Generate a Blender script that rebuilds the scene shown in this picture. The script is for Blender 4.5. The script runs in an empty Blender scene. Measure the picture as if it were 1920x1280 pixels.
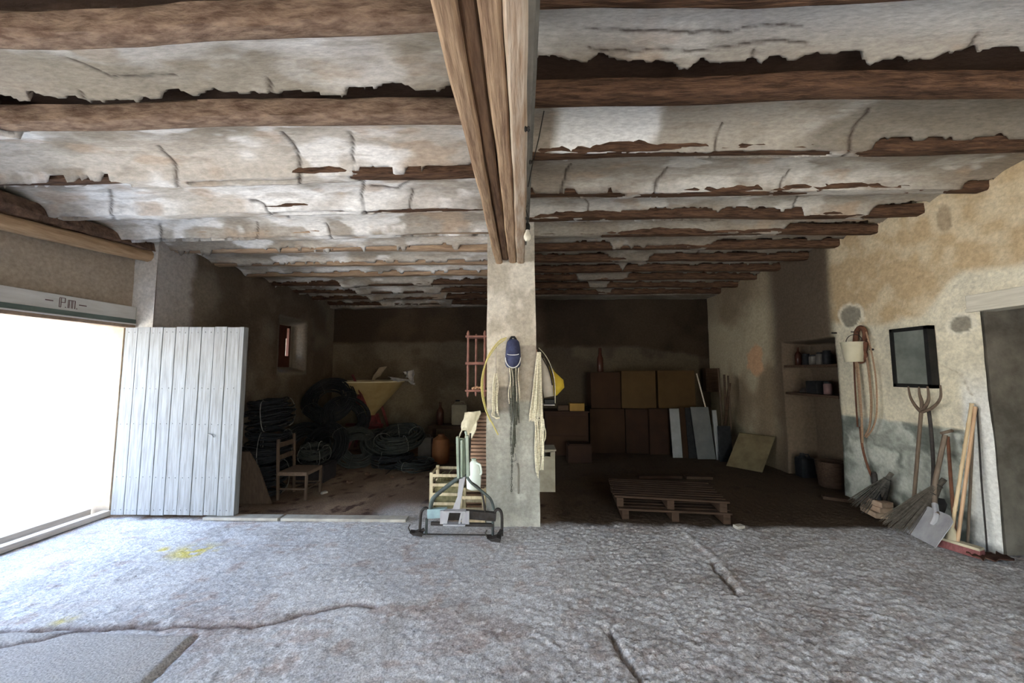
import bpy, bmesh, math, random
import numpy as np
from mathutils import Vector, Matrix, Euler
C = bpy.context.scene.collection
SC = bpy.context.scene
PI = math.pi
CAMH = 1.55

# ------------------------------------------------------------------ camera
cam_d = bpy.data.cameras.new('camera'); cam = bpy.data.objects.new('camera', cam_d); C.objects.link(cam)
cam.location = (0, 0, CAMH)
cam.rotation_euler = (math.radians(90 + 4.5), 0, math.radians(1.47))
cam_d.sensor_width = 36; cam_d.lens = 36 * 700 / 1920; cam_d.clip_start = 0.05; cam_d.clip_end = 300
SC.camera = cam
# ------------------------------------------------------------------ world, sun, exposure
SC.view_settings.view_transform = 'Standard'; SC.view_settings.look = 'None'
SC.view_settings.gamma = 1; SC.view_settings.use_curve_mapping = False
SC.view_settings.exposure = 3.6
w = bpy.data.worlds.new('sky'); SC.world = w; w.use_nodes = True
nt = w.node_tree; bg = nt.nodes['Background']
sky = nt.nodes.new('ShaderNodeTexSky'); sky.sky_type = 'NISHITA'; sky.sun_disc = False
sky.sun_elevation = math.radians(50); sky.sun_rotation = math.radians(160); sky.dust_density = 1.5; sky.air_density = 1.3
nt.links.new(sky.outputs[0], bg.inputs[0]); bg.inputs[1].default_value = 0.25
sd = bpy.data.lights.new('sun', 'SUN'); sun = bpy.data.objects.new('sun', sd); C.objects.link(sun)
sd.energy = 4.0; sd.angle = math.radians(0.6); sd.color = (1, 0.95, 0.86)
sun.rotation_euler = Vector((-0.22, 0.5, -0.84)).to_track_quat('-Z', 'Y').to_euler()
sun.location = (2, -6, 9)
def portal(name, loc, rot, sx, sy):
    d = bpy.data.lights.new(name, 'AREA'); o = bpy.data.objects.new(name, d); C.objects.link(o)
    d.shape = 'RECTANGLE'; d.size = sx; d.size_y = sy; d.cycles.is_portal = True
    o.location = loc; o.rotation_euler = rot
OPY0, OPY1, OPZ = 1.2, 4.06, 2.08
O2Y0, O2Y1 = -2.1, 0.7      # unseen second doorway in the same wall, added to brighten the near room
FX0, FX1, FZ = 0.9, 2.5, 2.2      # unseen doorway behind the viewer, added to light pillar and floor
portal('doorway_portal', (-4.93, (OPY0+OPY1)/2, OPZ/2), (0, math.radians(-90), 0), OPZ, OPY1-OPY0)
portal('added_side_portal', (-4.93, (O2Y0+O2Y1)/2, OPZ/2), (0, math.radians(-90), 0), OPZ, O2Y1-O2Y0)
portal('added_back_portal', ((FX0+FX1)/2, -2.52, FZ/2), (math.radians(90), 0, 0), FX1-FX0, FZ)
portal('window_portal', (-4.93, 6.74, 2.0), (0, math.radians(-90), 0), 0.8, 0.62)

# ------------------------------------------------------------------ helpers
_R = cam.rotation_euler.to_matrix()
def ray(px, py): return _R @ Vector(((px-960)/700, -(py-640)/700, -1))
def A(px, py, Y):
    r = ray(px, py); return Vector((0, 0, CAMH)) + r * (Y / r.y)
def F(px, py, z=0.0):
    r = ray(px, py); return Vector((0, 0, CAMH)) + r * ((z-CAMH) / r.z)
def W(px, py, X):
    r = ray(px, py); return Vector((0, 0, CAMH)) + r * (X / r.x)
rng = random.Random(7)
def smooth(e0, e1, x):
    t = np.clip((x-e0)/(e1-e0), 0, 1); return t*t*(3-2*t)
def vnoise(x, y, seed):
    xi = np.floor(x).astype(np.int64); yi = np.floor(y).astype(np.int64); xf = x-xi; yf = y-yi
    def h(a, b):
        n = (a*374761393 + b*668265263 + seed*1442695041) & 0xffffffff
        n = ((n ^ (n >> 13)) * 1274126177) & 0xffffffff
        return ((n ^ (n >> 16)) & 0xffff) / 65535.0
    u = xf*xf*(3-2*xf); v = yf*yf*(3-2*yf)
    return (h(xi, yi)*(1-u)+h(xi+1, yi)*u)*(1-v) + (h(xi, yi+1)*(1-u)+h(xi+1, yi+1)*u)*v
def fbm(x, y, seed=0, octv=4, gain=0.5):
    s = 0; a = 1; t = 0
    for i in range(octv):
        s = s + a*vnoise(x*2**i + 17.3*i, y*2**i + 9.1*i, seed+i*31); t += a; a *= gain
    return s/t
def seg_dist(x, y, pts):
    d = np.full(x.shape, 1e9)
    for (x0, y0), (x1, y1) in zip(pts[:-1], pts[1:]):
        dx, dy = x1-x0, y1-y0; L = dx*dx+dy*dy+1e-12
        t = np.clip(((x-x0)*dx+(y-y0)*dy)/L, 0, 1)
        d = np.minimum(d, np.hypot(x-x0-t*dx, y-y0-t*dy))
    return d
def mixc(a, b, t):
    return a*(1-t[..., None]) + b*t[..., None]
def K(*c): return np.array(c, dtype=float)

def props(o, label=None, cat=None, group=None, kind=None):
    if label: o['label'] = label
    if cat: o['category'] = cat
    if group: o['group'] = group
    if kind: o['kind'] = kind
    return o
def link(name, me, m=None, parent=None):
    o = bpy.data.objects.new(name, me); C.objects.link(o)
    if m: me.materials.append(m)
    if parent: o.parent = parent
    return o
def grid_obj(name, P, col, m, keep=None, parent=None, sm=True):
    """P: (nu,nv,3) points, col: (nu,nv,3) albedo"""
    nu, nv = P.shape[:2]
    idx = np.arange(nu*nv).reshape(nu, nv)
    q = np.stack([idx[:-1, :-1], idx[1:, :-1], idx[1:, 1:], idx[:-1, 1:]], -1)
    if keep is not None: q = q[keep]
    q = q.reshape(-1, 4)
    me = bpy.data.meshes.new(name)
    me.vertices.add(nu*nv); me.vertices.foreach_set('co', P.reshape(-1).astype(np.float32))
    me.loops.add(q.size); me.loops.foreach_set('vertex_index', q.reshape(-1).astype(np.int32))
    me.polygons.add(len(q)); me.polygons.foreach_set('loop_start', (np.arange(len(q))*4).astype(np.int32))
    me.polygons.foreach_set('use_smooth', np.full(len(q), sm))
    me.update(calc_edges=True)
    at = me.color_attributes.new('Col', 'FLOAT_COLOR', 'POINT')
    c4 = np.concatenate([np.clip(col, 0, 1).reshape(-1, 3), np.ones((nu*nv, 1))], 1)
    at.data.foreach_set('color', c4.reshape(-1).astype(np.float32))
    return link(name, me, m, parent)

# ---- materials
def new_mat(name):
    m = bpy.data.materials.new(name); m.use_nodes = True
    return m, m.node_tree, m.node_tree.nodes['Principled BSDF']
def N(nt, t, **kw):
    n = nt.nodes.new(t)
    for k, v in kw.items():
        if k in n.inputs: n.inputs[k].default_value = v
        else: setattr(n, k, v)
    return n
def mat_attr(name, rough=0.95, bumps=((60, 0.5, 0.004), (260, 0.5, 0.002)), var=0.14, nscale=45, mapping=(1, 1, 1)):
    m, nt, b = new_mat(name); L = nt.links.new
    a = nt.nodes.new('ShaderNodeVertexColor'); a.layer_name = 'Col'
    tc = nt.nodes.new('ShaderNodeTexCoord'); mp = nt.nodes.new('ShaderNodeMapping'); mp.inputs['Scale'].default_value = mapping
    L(tc.outputs['Object'], mp.inputs[0])
    n = N(nt, 'ShaderNodeTexNoise', Scale=nscale, Detail=6.0, Roughness=0.65); L(mp.outputs[0], n.inputs[0])
    mr = N(nt, 'ShaderNodeMapRange'); mr.inputs[1].default_value = 0.3; mr.inputs[2].default_value = 0.7
    mr.inputs[3].default_value = 1-var*2; mr.inputs[4].default_value = 1+var*1.3; L(n.outputs[0], mr.inputs[0])
    mx = nt.nodes.new('ShaderNodeVectorMath'); mx.operation = 'SCALE'; L(a.outputs[0], mx.inputs[0]); L(mr.outputs[0], mx.inputs[3])
    L(mx.outputs[0], b.inputs['Base Color']); b.inputs['Roughness'].default_value = rough
    b.inputs['Specular IOR Level'].default_value = 0.15
    prev = None
    for sc, st, dist in bumps:
        nn = N(nt, 'ShaderNodeTexNoise', Scale=sc, Detail=5.0, Roughness=0.6); L(mp.outputs[0], nn.inputs[0])
        bp = N(nt, 'ShaderNodeBump', Strength=st, Distance=dist); L(nn.outputs[0], bp.inputs['Height'])
        if prev: L(prev.outputs[0], bp.inputs['Normal'])
        prev = bp
    L(prev.outputs[0], b.inputs['Normal'])
    return m
def mat(name, c1, c2=None, scale=12, stretch=(1, 1, 1), rough=0.8, bump=0.3, bd=0.003, metal=0.0, spec=0.12, lo=0.35, hi=0.65, bscale=None):
    m, nt, b = new_mat(name); L = nt.links.new
    tc = nt.nodes.new('ShaderNodeTexCoord'); mp = nt.nodes.new('ShaderNodeMapping'); mp.inputs['Scale'].default_value = stretch
    L(tc.outputs['Object'], mp.inputs[0])
    n = N(nt, 'ShaderNodeTexNoise', Scale=scale, Detail=6.0, Roughness=0.6); L(mp.outputs[0], n.inputs[0])
    cr = nt.nodes.new('ShaderNodeValToRGB'); c2 = c2 or tuple(x*0.7 for x in c1)
    cr.color_ramp.elements[0].position = lo; cr.color_ramp.elements[0].color = (*c1, 1)
    cr.color_ramp.elements[1].position = hi; cr.color_ramp.elements[1].color = (*c2, 1)
    L(n.outputs[0], cr.inputs[0]); L(cr.outputs[0], b.inputs['Base Color'])
    b.inputs['Roughness'].default_value = rough; b.inputs['Metallic'].default_value = metal
    b.inputs['Specular IOR Level'].default_value = spec
    if bump:
        n2 = N(nt, 'ShaderNodeTexNoise', Scale=bscale or scale*2.5, Detail=4.0); L(mp.outputs[0], n2.inputs[0])
        bp = N(nt, 'ShaderNodeBump', Strength=bump, Distance=bd); L(n2.outputs[0], bp.inputs['Height']); L(bp.outputs[0], b.inputs['Normal'])
    return m

M = {}
M['plaster'] = mat_attr('old_plaster', bumps=((9, 0.5, 0.02), (70, 0.5, 0.003)), var=0.12, nscale=30)
M['ceil'] = mat_attr('ceiling_plaster', bumps=((14, 0.5, 0.012), (90, 0.5, 0.003)), var=0.13, nscale=38, mapping=(0.5, 1.6, 1))
M['floor'] = mat_attr('rough_floor', bumps=((70, 0.7, 0.0045), (190, 0.7, 0.002)), var=0.28, nscale=95)
M['wood_old'] = mat('weathered_joist_wood', (0.15, 0.085, 0.052), (0.045, 0.025, 0.017), 9, (0.6, 6, 6), 0.9, 0.9, 0.01)
M['wood_tan'] = mat('tan_joist_wood', (0.42, 0.30, 0.20), (0.24, 0.155, 0.10), 7, (0.6, 6, 6), 0.9, 0.8, 0.008)
M['wood_hewn'] = mat('hewn_bark_wood', (0.27, 0.19, 0.135), (0.11, 0.068, 0.047), 7, (1.2, 4, 4), 0.95, 0.7, 0.012)
M['beam'] = mat('hewn_beam_wood', (0.42, 0.29, 0.185), (0.20, 0.125, 0.08), 5, (7, 0.7, 7), 0.85, 0.8, 0.008)
M['beam2'] = mat('dark_hewn_beam_wood', (0.27, 0.165, 0.10), (0.12, 0.072, 0.048), 5, (7, 0.7, 7), 0.85, 0.8, 0.008)
M['black'] = mat('black_plastic', (0.018, 0.019, 0.022), (0.009, 0.010, 0.012), 20, rough=0.5, bump=0.1)

# ---- mesh builder
class MB:
    def __init__(s): s.bm = bmesh.new()
    def box(s, c, size, rot=None, bev=0.0, jit=0.0):
        r = bmesh.ops.create_cube(s.bm, size=1.0); vs = r['verts']
        for v in vs:
            v.co = Vector((v.co.x*size[0], v.co.y*size[1], v.co.z*size[2]))
            if jit: v.co += Vector((rng.uniform(-jit, jit), rng.uniform(-jit, jit), rng.uniform(-jit, jit)))
        if bev:
            es = list({e for v in vs for e in v.link_edges})
            g = bmesh.ops.bevel(s.bm, geom=es, offset=bev, segments=2, affect='EDGES', profile=0.7)
            vs = list({v for f in g['faces'] for v in f.verts} | {v for v in vs if v.is_valid})
        Rm = Euler(rot).to_matrix() if rot is not None and not isinstance(rot, Matrix) else rot
        for v in vs:
            if Rm is not None: v.co = Rm @ v.co
            v.co += Vector(c)
        return s
    def bar(s, p0, p1, w, h, bev=0.0, up=(0, 0, 1)):
        p0, p1 = Vector(p0), Vector(p1); d = p1-p0; L = d.length; d.normalize()
        u = Vector(up); x = d.cross(u)
        if x.length < 1e-3: x = d.cross(Vector((0, 1, 0)))
        x.normalize(); z = x.cross(d)
        R = Matrix((x, d, z)).transposed()
        return s.box((p0+p1)/2, (w, L, h), R, bev)
    def tube(s, pts, r, seg=8, closed=False, cap=True, flat=1.0):
        pts = [Vector(p) for p in pts]; n = len(pts)
        rs = r if isinstance(r, (list, tuple)) else [r]*n
        rings = []; prev = None
        for i, p in enumerate(pts):
            if closed: t = pts[(i+1) % n]-pts[i-1]
            else: t = pts[min(i+1, n-1)]-pts[max(i-1, 0)]
            if t.length < 1e-9: t = Vector((0, 0, 1))
            t.normalize()
            if prev is None:
                a = Vector((0, 0, 1)) if abs(t.z) < 0.9 else Vector((1, 0, 0))
                u = (a - t*a.dot(t)).normalized()
            else: u = (prev - t*prev.dot(t)).normalized()
            prev = u; v = t.cross(u)
            rings.append([s.bm.verts.new(p + (u*math.cos(2*PI*k/seg)*flat + v*math.sin(2*PI*k/seg))*rs[i]) for k in range(seg)])
        m = n if closed else n-1
        for i in range(m):
            a, b = rings[i], rings[(i+1) % n]
            for k in range(seg):
                s.bm.faces.new((a[k], a[(k+1) % seg], b[(k+1) % seg], b[k]))
        if cap and not closed:
            s.bm.faces.new(rings[0][::-1]); s.bm.faces.new(rings[-1])
        return s
    def lathe(s, prof, c=(0, 0, 0), seg=20, rot=None, sx=1, sy=1, closed=True):
        rings = []; Rm = Euler(rot).to_matrix() if rot else Matrix.Identity(3)
        for (r, z) in prof:
            rings.append([s.bm.verts.new(Vector(c) + Rm @ Vector((r*sx*math.cos(2*PI*k/seg), r*sy*math.sin(2*PI*k/seg), z))) for k in range(seg)])
        for a, b in zip(rings[:-1], rings[1:]):
            for k in range(seg): s.bm.faces.new((a[k], a[(k+1) % seg], b[(k+1) % seg], b[k]))
        if closed:
            if prof[0][0] > 1e-4: s.bm.faces.new(rings[0][::-1])
            if prof[-1][0] > 1e-4: s.bm.faces.new(rings[-1])
        return s
    def prism(s, poly, axis, d):
        """poly: list of 3D points (planar); extruded by vector d"""
        a = [s.bm.verts.new(Vector(p)) for p in poly]; b = [s.bm.verts.new(Vector(p)+Vector(d)) for p in poly]
        n = len(a)
        s.bm.faces.new(a[::-1]); s.bm.faces.new(b)
        for i in range(n): s.bm.faces.new((a[i], a[(i+1) % n], b[(i+1) % n], b[i]))
        return s
    def sheet(s, rows, th=0.004):
        """rows of points -> thin solid cloth"""
        R = [[Vector(p) for p in r] for r in rows]; n = len(R); m = len(R[0])
        def nor(i, j):
            a = R[min(i+1, n-1)][j]-R[max(i-1, 0)][j]; b = R[i][min(j+1, m-1)]-R[i][max(j-1, 0)]
            c = a.cross(b); return c.normalized() if c.length > 1e-9 else Vector((0, 1, 0))
        V1 = [[s.bm.verts.new(R[i][j]+nor(i, j)*th/2) for j in range(m)] for i in range(n)]
        V2 = [[s.bm.verts.new(R[i][j]-nor(i, j)*th/2) for j in range(m)] for i in range(n)]
        for i in range(n-1):
            for j in range(m-1):
                s.bm.faces.new((V1[i][j], V1[i+1][j], V1[i+1][j+1], V1[i][j+1]))
                s.bm.faces.new((V2[i][j], V2[i][j+1], V2[i+1][j+1], V2[i+1][j]))
        for i in range(n-1):
            s.bm.faces.new((V1[i][0], V2[i][0], V2[i+1][0], V1[i+1][0])); s.bm.faces.new((V1[i][m-1], V1[i+1][m-1], V2[i+1][m-1], V2[i][m-1]))
        for j in range(m-1):
            s.bm.faces.new((V1[0][j], V1[0][j+1], V2[0][j+1], V2[0][j])); s.bm.faces.new((V1[n-1][j], V2[n-1][j], V2[n-1][j+1], V1[n-1][j+1]))
        return s
    def build(s, name, m, parent=None, sm=False, origin=None, ang=40):
        bmesh.ops.recalc_face_normals(s.bm, faces=s.bm.faces)
        if origin is None and parent is None:
            vs = [v.co for v in s.bm.verts]
            origin = (sum(v.x for v in vs)/len(vs), sum(v.y for v in vs)/len(vs), min(v.z for v in vs))
        if parent is not None: origin = Vector(parent.location) if parent.parent is None else Vector(parent.parent.location)+Vector(parent.location)
        bmesh.ops.translate(s.bm, verts=s.bm.verts, vec=-Vector(origin))
        me = bpy.data.meshes.new(name); s.bm.to_mesh(me); s.bm.free()
        if sm:
            me.polygons.foreach_set('use_smooth', [True]*len(me.polygons))
            me.set_sharp_from_angle(angle=math.radians(ang))
        o = link(name, me, m, parent)
        if parent is None: o.location = origin
        return o
def thing(name, loc, label, cat, group=None):
    o = bpy.data.objects.new(name, None); C.objects.link(o); o.location = loc; o.empty_display_size = 0.05
    return props(o, label, cat, group)
def dup(root, loc=None, rz=None, label=None):
    r = root.copy(); C.objects.link(r)
    for ch in [c for c in root.children]:
        c = ch.copy(); C.objects.link(c); c.parent = r; c.location = ch.location
        for g in ch.children:
            d = g.copy(); C.objects.link(d); d.parent = c
    if loc is not None: r.location = loc
    if rz is not None: r.rotation_euler.z = rz
    if label: r['label'] = label
    return r

# ================================================================== SETTING
XR, XL, XLD, YB, YF = 4.06, -4.19, -4.46, 8.19, -2.2
# ---- floor
def floor_part():
    ys = np.concatenate([np.arange(YF, 1.6, 0.08), np.arange(1.6, 4.4, 0.0125), np.arange(4.4, YB+0.1, 0.03)])
    xs = np.arange(-4.9, 4.72, 0.0165)
    X, Y = np.meshgrid(xs, ys, indexing='ij')
    wob = (fbm(X*1.5, X*0+3, 5)-0.5)*0.12
    bound = np.where(X < -0.3, 3.98, 3.92) + wob*0.5
    rear = smooth(-0.05, 0.1, Y-bound + (fbm(X*6, Y*6, 6)-.5)*0.15)
    big = (fbm(X*1.1, Y*1.1, 11, 3)-0.5)*0.03
    # directional scour
    th = 0.35; U = X*math.cos(th)+Y*math.sin(th); V = -X*math.sin(th)+Y*math.cos(th)
    stre = (fbm(U*6, V*20, 21, 3)-0.5)*0.006
    n1 = fbm(X*38, Y*38, 31, 3); lump = np.clip(n1-0.45, 0, 1)*0.018
    n2 = fbm(X*70, Y*70, 41, 2); lump2 = np.clip(n2-0.45, 0, 1)*0.02
    rough_amt = 0.6 + 0.6*smooth(-0.6, 0.6, X+ (fbm(X, Y, 77)-.5)*2)*(1-smooth(2.0, 3.2, X)*0.45)
    z = big + (stre + (lump+lump2)*rough_amt)*(1-rear*0.45)
    # smooth slab lower left
    sd1 = F(-40, 1178); a = F(370, 1186); b = F(262, 1290); 
    e1 = seg_dist(X, Y, [(-6, sd1.y-0.02), (a.x, a.y)]); e2 = seg_dist(X, Y, [(a.x, a.y), (b.x, b.y), (b.x-0.6, b.y-1.4)])
    slope = (b.x-a.x)/(b.y-a.y)
    inslab = smooth(-0.02, 0.02, (a.y + (X-a.x)*0.02 + (fbm(X*4, Y*4, 9)-.5)*.06) - Y) * smooth(-0.01, 0.01, (a.x + (Y-a.y)*slope) - X)
    z = z*(1-inslab*0.85) + inslab*0.012
    z = z - 0.022*np.exp(-(e2/0.016)**2)
    # fissures
    def gro(pts, w, d, zz):
        P2 = [(F(*p).x, F(*p).y) for p in pts]
        dd = seg_dist(X + (fbm(X*9, Y*9, 51)-.5)*0.06, Y + (fbm(X*9, Y*9, 52)-.5)*0.06, P2)
        return zz - d*np.exp(-(dd/w)**2), np.exp(-(dd/(w*1.1))**2)
    g = {}
    z, g1 = gro([(0, 1180), (180, 1172), (330, 1168), (480, 1164), (640, 1130), (700, 1132)], 0.022, 0.02, z)
    z, g2 = gro([(1145, 1180), (1160, 1215), (1205, 1290)], 0.018, 0.035, z)
    z, g3 = gro([(1330, 1050), (1355, 1080), (1378, 1108)], 0.014, 0.02, z)
    z, g4 = gro([(0, 1210), (150, 1180), (300, 1160)], 0.02, 0.014, z)
    rg = np.exp(-(seg_dist(X, Y, [(F(1284, 998).x, F(1284, 998).y), (F(1352, 1052).x, F(1352, 1052).y), (F(1392, 1104).x, F(1392, 1104).y)])/0.028)**2)
    z = z + 0.014*rg
    z = z - z.max()*0 - 0.012
    z = np.where(Y > 3.0, np.minimum(z, 0.004), z)
    # colour
    base = K(0.56, 0.56, 0.59)*np.ones(X.shape+(1,))
    base = mixc(base, K(0.66, 0.655, 0.67), smooth(-1.0, 1.5, X))  # paler colour to the right stands in for daylight that falls off
    blot = fbm(X*1.6, Y*1.6, 61, 4)
    col = mixc(base, K(0.70, 0.70, 0.73), smooth(0.42, 0.65, blot))
    col = mixc(col, K(0.43, 0.41, 0.40), smooth(0.55, 0.75, fbm(X*2.7, Y*2.7, 62, 4))*0.6)
    col = mixc(col, K(0.44, 0.33, 0.29), smooth(0.60, 0.74, fbm(X*7, Y*9, 63, 4))*0.55)
    col = mixc(col, K(0.40, 0.37, 0.36), smooth(0.52, 0.66, fbm(U*2.5, V*13, 66, 5))*0.5*smooth(-0.5, 1.2, X))
    col = mixc(col, K(0.80, 0.80, 0.82), smooth(0.55, 0.68, fbm(U*3, V*15, 67, 4))*0.45*smooth(-1.5, 1.0, X))
    col = mixc(col, K(0.42, 0.34, 0.32), smooth(0.56, 0.66, fbm(X*2.2, Y*8, 68, 5))*0.6*smooth(2.7, 2.4, Y)*smooth(0.6, -0.2, X))
    pit = smooth(0.47, 0.36, n1)
    col = mixc(col, K(0.26, 0.22, 0.20), smooth(0.46, 0.34, fbm(X*75, Y*75, 64, 2))*0.6*(0.35+0.65*smooth(-0.8, 0.8, X)))
    col = mixc(col, K(0.82, 0.82, 0.84), smooth(0.58, 0.7, fbm(X*60, Y*60, 65, 2))*0.5)
    col = mixc(col, K(0.30, 0.25, 0.225), pit*0.35*(0.4+0.6*smooth(-0.8, 0.8, X)))
    col = mixc(col, K(0.42, 0.41, 0.41), inslab*0.8)
    col = mixc(col, K(0.17, 0.11, 0.09), np.clip(g1+g4, 0, 1)*0.75)
    col = mixc(col, K(0.13, 0.09, 0.06), np.clip(g2+g3, 0, 1)*0.9)
    for (px, py, rx, ry, s) in ((362, 1030, .16, .12, .85), (308, 1026, .07, .05, .6), (122, 1158, .05, .05, .5)):
        p = F(px, py); q = np.exp(-(((X-p.x)/rx)**2+((Y-p.y)/ry)**2)) * smooth(0.35, 0.6, fbm(X*18, Y*18, 71))
        col = mixc(col, K(0.66, 0.55, 0.12), np.clip(q*s*1.6, 0, 0.9))
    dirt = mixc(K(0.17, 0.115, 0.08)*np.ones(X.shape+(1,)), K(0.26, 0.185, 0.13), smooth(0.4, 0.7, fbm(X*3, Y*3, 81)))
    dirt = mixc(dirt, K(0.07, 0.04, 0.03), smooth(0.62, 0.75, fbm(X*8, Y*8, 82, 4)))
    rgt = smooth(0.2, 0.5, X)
    dirt = mixc(dirt, K(0.06, 0.041, 0.027), rgt*0.9)  # earth right of the pillar painted darker, mostly for its shade
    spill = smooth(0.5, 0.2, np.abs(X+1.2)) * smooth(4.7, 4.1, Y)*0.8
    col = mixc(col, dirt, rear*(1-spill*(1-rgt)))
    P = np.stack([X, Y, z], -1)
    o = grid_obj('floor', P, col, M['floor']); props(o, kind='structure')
floor_part()

# ---- ceiling
CEIL = {}
def side_ceiling(name, x0, x1, joists, zfun, removal, seed, cracks, colfun):
    """joists: list of y centres; zfun(x): joist underside height; removal: {j: [(xa, xb, wfront, wback)]}"""
    ys = np.concatenate([np.arange(YF, 1.0, 0.05), np.arange(1.0, 4.2, 0.0125), np.arange(4.2, YB+0.05, 0.02)])
    xs = np.arange(x0, x1+0.001, 0.016)
    X, Y = np.meshgrid(xs, ys, indexing='ij')
    J = np.array(joists)
    k = np.clip(np.searchsorted(J, Y.ravel()).reshape(Y.shape), 1, len(J)-1)
    ya, yb = J[k-1], J[k]; t = np.clip((Y-ya)/(yb-ya), 0, 1)
    hw = 0.055/(yb-ya)
    tt = np.clip((t-hw)/(1-2*hw), 0, 1)
    arc = np.sqrt(np.clip(1-(2*tt-1)**2, 0, 1))
    rise = 0.135 + 0.03*(fbm(k*3.1, X*0.4, seed)-.5)
    zj = zfun(X)
    wav = (fbm(X*1.3, Y*1.3, seed+1, 3)-.5)*0.05
    z = zj - 0.014 + arc**0.85*rise + wav*arc + (fbm(X*4, Y*7, seed+2, 3)-.5)*0.014 + (fbm(X*20, Y*25, seed+12, 2)-.5)*0.004
    z = z - 0.012*smooth(0.5, 0.8, fbm(X*2.2, Y*6, seed+8))*(1-arc)
    # which joist is nearest
    near = np.where(t < 0.5, k-1, k); dy = Y - J[near]
    edge = fbm(X*9, near*7.7, seed+3, 4); edge2 = fbm(X*9+50, near*5.7, seed+4, 4)
    hole = np.zeros(X.shape)
    for j, lst in removal.items():
        if j < 0 or j >= len(J): continue
        wf = np.zeros(X.shape); wb = np.zeros(X.shape)
        for (xa, xb, f, b) in lst:
            m_ = smooth(xa-0.05, xa+0.10, X)*smooth(xb+0.05, xb-0.10, X)
            wf = np.maximum(wf, f*m_); wb = np.maximum(wb, b*m_)
        wf = wf*(0.55+0.9*edge); wb = wb*(0.55+0.9*edge2)
        on = (near == j)
        hole = np.where(on & (dy < 0), smooth(-0.006, 0.006, wf+dy-0.002*(wf < 0.005)), hole)
        hole = np.where(on & (dy >= 0), smooth(-0.006, 0.006, wb-dy-0.002*(wb < 0.005)), hole)
        hole = np.where(on & (wf < 0.008) & (dy < 0), 0, hole); hole = np.where(on & (wb < 0.008) & (dy >= 0), 0, hole)
    ztop = zj + 0.19
    z = np.maximum(z, np.where(hole > 0, z*(1-hole) + ztop*hole, z))
    # cracks
    cr = np.zeros(X.shape)
    Xw = X + (fbm(X*7, Y*7, seed+21)-.5)*0.07; Yw = Y + (fbm(X*7, Y*7, seed+22)-.5)*0.07
    for (pts, wdt, dep) in cracks:
        d = seg_dist(Xw, Yw, pts); a = np.exp(-(d/wdt)**2); z = z + dep*a; cr = np.maximum(cr, a)
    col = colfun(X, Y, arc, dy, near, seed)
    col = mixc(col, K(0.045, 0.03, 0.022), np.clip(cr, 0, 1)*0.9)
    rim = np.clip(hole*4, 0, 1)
    col = mixc(col, K(0.055, 0.034, 0.024), rim)  # recess above the joists painted near black as its shadow
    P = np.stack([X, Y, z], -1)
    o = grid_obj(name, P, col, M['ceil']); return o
def ceilcol(X, Y, arc, dy, near, seed):
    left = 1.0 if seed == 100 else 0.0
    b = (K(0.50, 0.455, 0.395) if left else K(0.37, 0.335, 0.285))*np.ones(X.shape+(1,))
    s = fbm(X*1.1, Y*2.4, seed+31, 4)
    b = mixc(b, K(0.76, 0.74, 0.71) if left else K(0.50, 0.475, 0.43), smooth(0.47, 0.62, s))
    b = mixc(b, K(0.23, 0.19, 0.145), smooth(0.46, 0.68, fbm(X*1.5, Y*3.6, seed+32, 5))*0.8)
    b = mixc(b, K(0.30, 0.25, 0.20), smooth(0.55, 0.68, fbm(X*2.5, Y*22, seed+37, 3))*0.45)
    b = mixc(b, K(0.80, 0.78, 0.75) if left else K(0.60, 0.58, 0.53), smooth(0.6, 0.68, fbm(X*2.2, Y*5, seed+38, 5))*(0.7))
    b = mixc(b, K(0.42, 0.31, 0.22), smooth(0.6, 0.75, fbm(X*3, Y*8, seed+33, 4))*0.6)
    # bay between first two joists, mostly shade painted in with some stain
    if left:
        q = smooth(1.50, 1.66, Y+(fbm(X*3,Y*3,142)-.5)*.2)*smooth(2.05, 1.96, Y)*smooth(-3.0, -2.4, X)
        b = mixc(b, K(0.26, 0.225, 0.175), q*(0.55+0.45*smooth(0.35, 0.55, fbm(X*2.2, Y*5, 141, 4)))*0.92)
        e = np.clip(1-(np.abs(X+0.27)/0.05), 0, 1)
        b = mixc(b, K(0.9, 0.88, 0.84), e)
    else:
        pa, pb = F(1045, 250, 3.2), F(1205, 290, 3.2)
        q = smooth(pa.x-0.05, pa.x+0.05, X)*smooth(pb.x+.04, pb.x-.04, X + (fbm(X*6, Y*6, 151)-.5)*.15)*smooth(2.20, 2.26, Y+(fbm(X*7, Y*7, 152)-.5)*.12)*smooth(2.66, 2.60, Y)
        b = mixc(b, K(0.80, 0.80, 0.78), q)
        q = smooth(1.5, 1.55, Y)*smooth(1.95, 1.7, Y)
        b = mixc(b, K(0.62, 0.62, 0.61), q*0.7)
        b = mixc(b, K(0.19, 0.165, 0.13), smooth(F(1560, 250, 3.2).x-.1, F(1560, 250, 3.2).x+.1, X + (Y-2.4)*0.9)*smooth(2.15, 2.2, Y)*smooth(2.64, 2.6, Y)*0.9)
        b = mixc(b, K(0.18, 0.155, 0.125), smooth(3.9, 5.2, Y)*0.75)  # rear plaster painted darker in place of the shade back there
    return b
JL = [-2.0, -1.4, -0.85, -0.3, 0.28, 0.84, 1.425, 2.02, 2.63, 3.19, 3.77, 4.33, 4.92, 5.50, 6.10, 6.70, 7.30, 7.92]
JR = [-2.1, -1.5, -0.9, -0.3, 0.3, 0.88, 1.48, 2.09, 2.65, 3.28, 3.81, 4.30, 4.80, 5.33, 5.90, 6.45, 7.05, 7.65]
zL = lambda x: 2.99 + 0.012*(x+0.3)
zR = lambda x: 3.14 + 0*x
def cx(px, py, z): return F(px, py, z).x
full = lambda f, b: [(-9, 9, f, b)]
remL = {j: full(.09, .07) for j in range(0, 6)}
remL[6] = full(.22, .075); 
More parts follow.
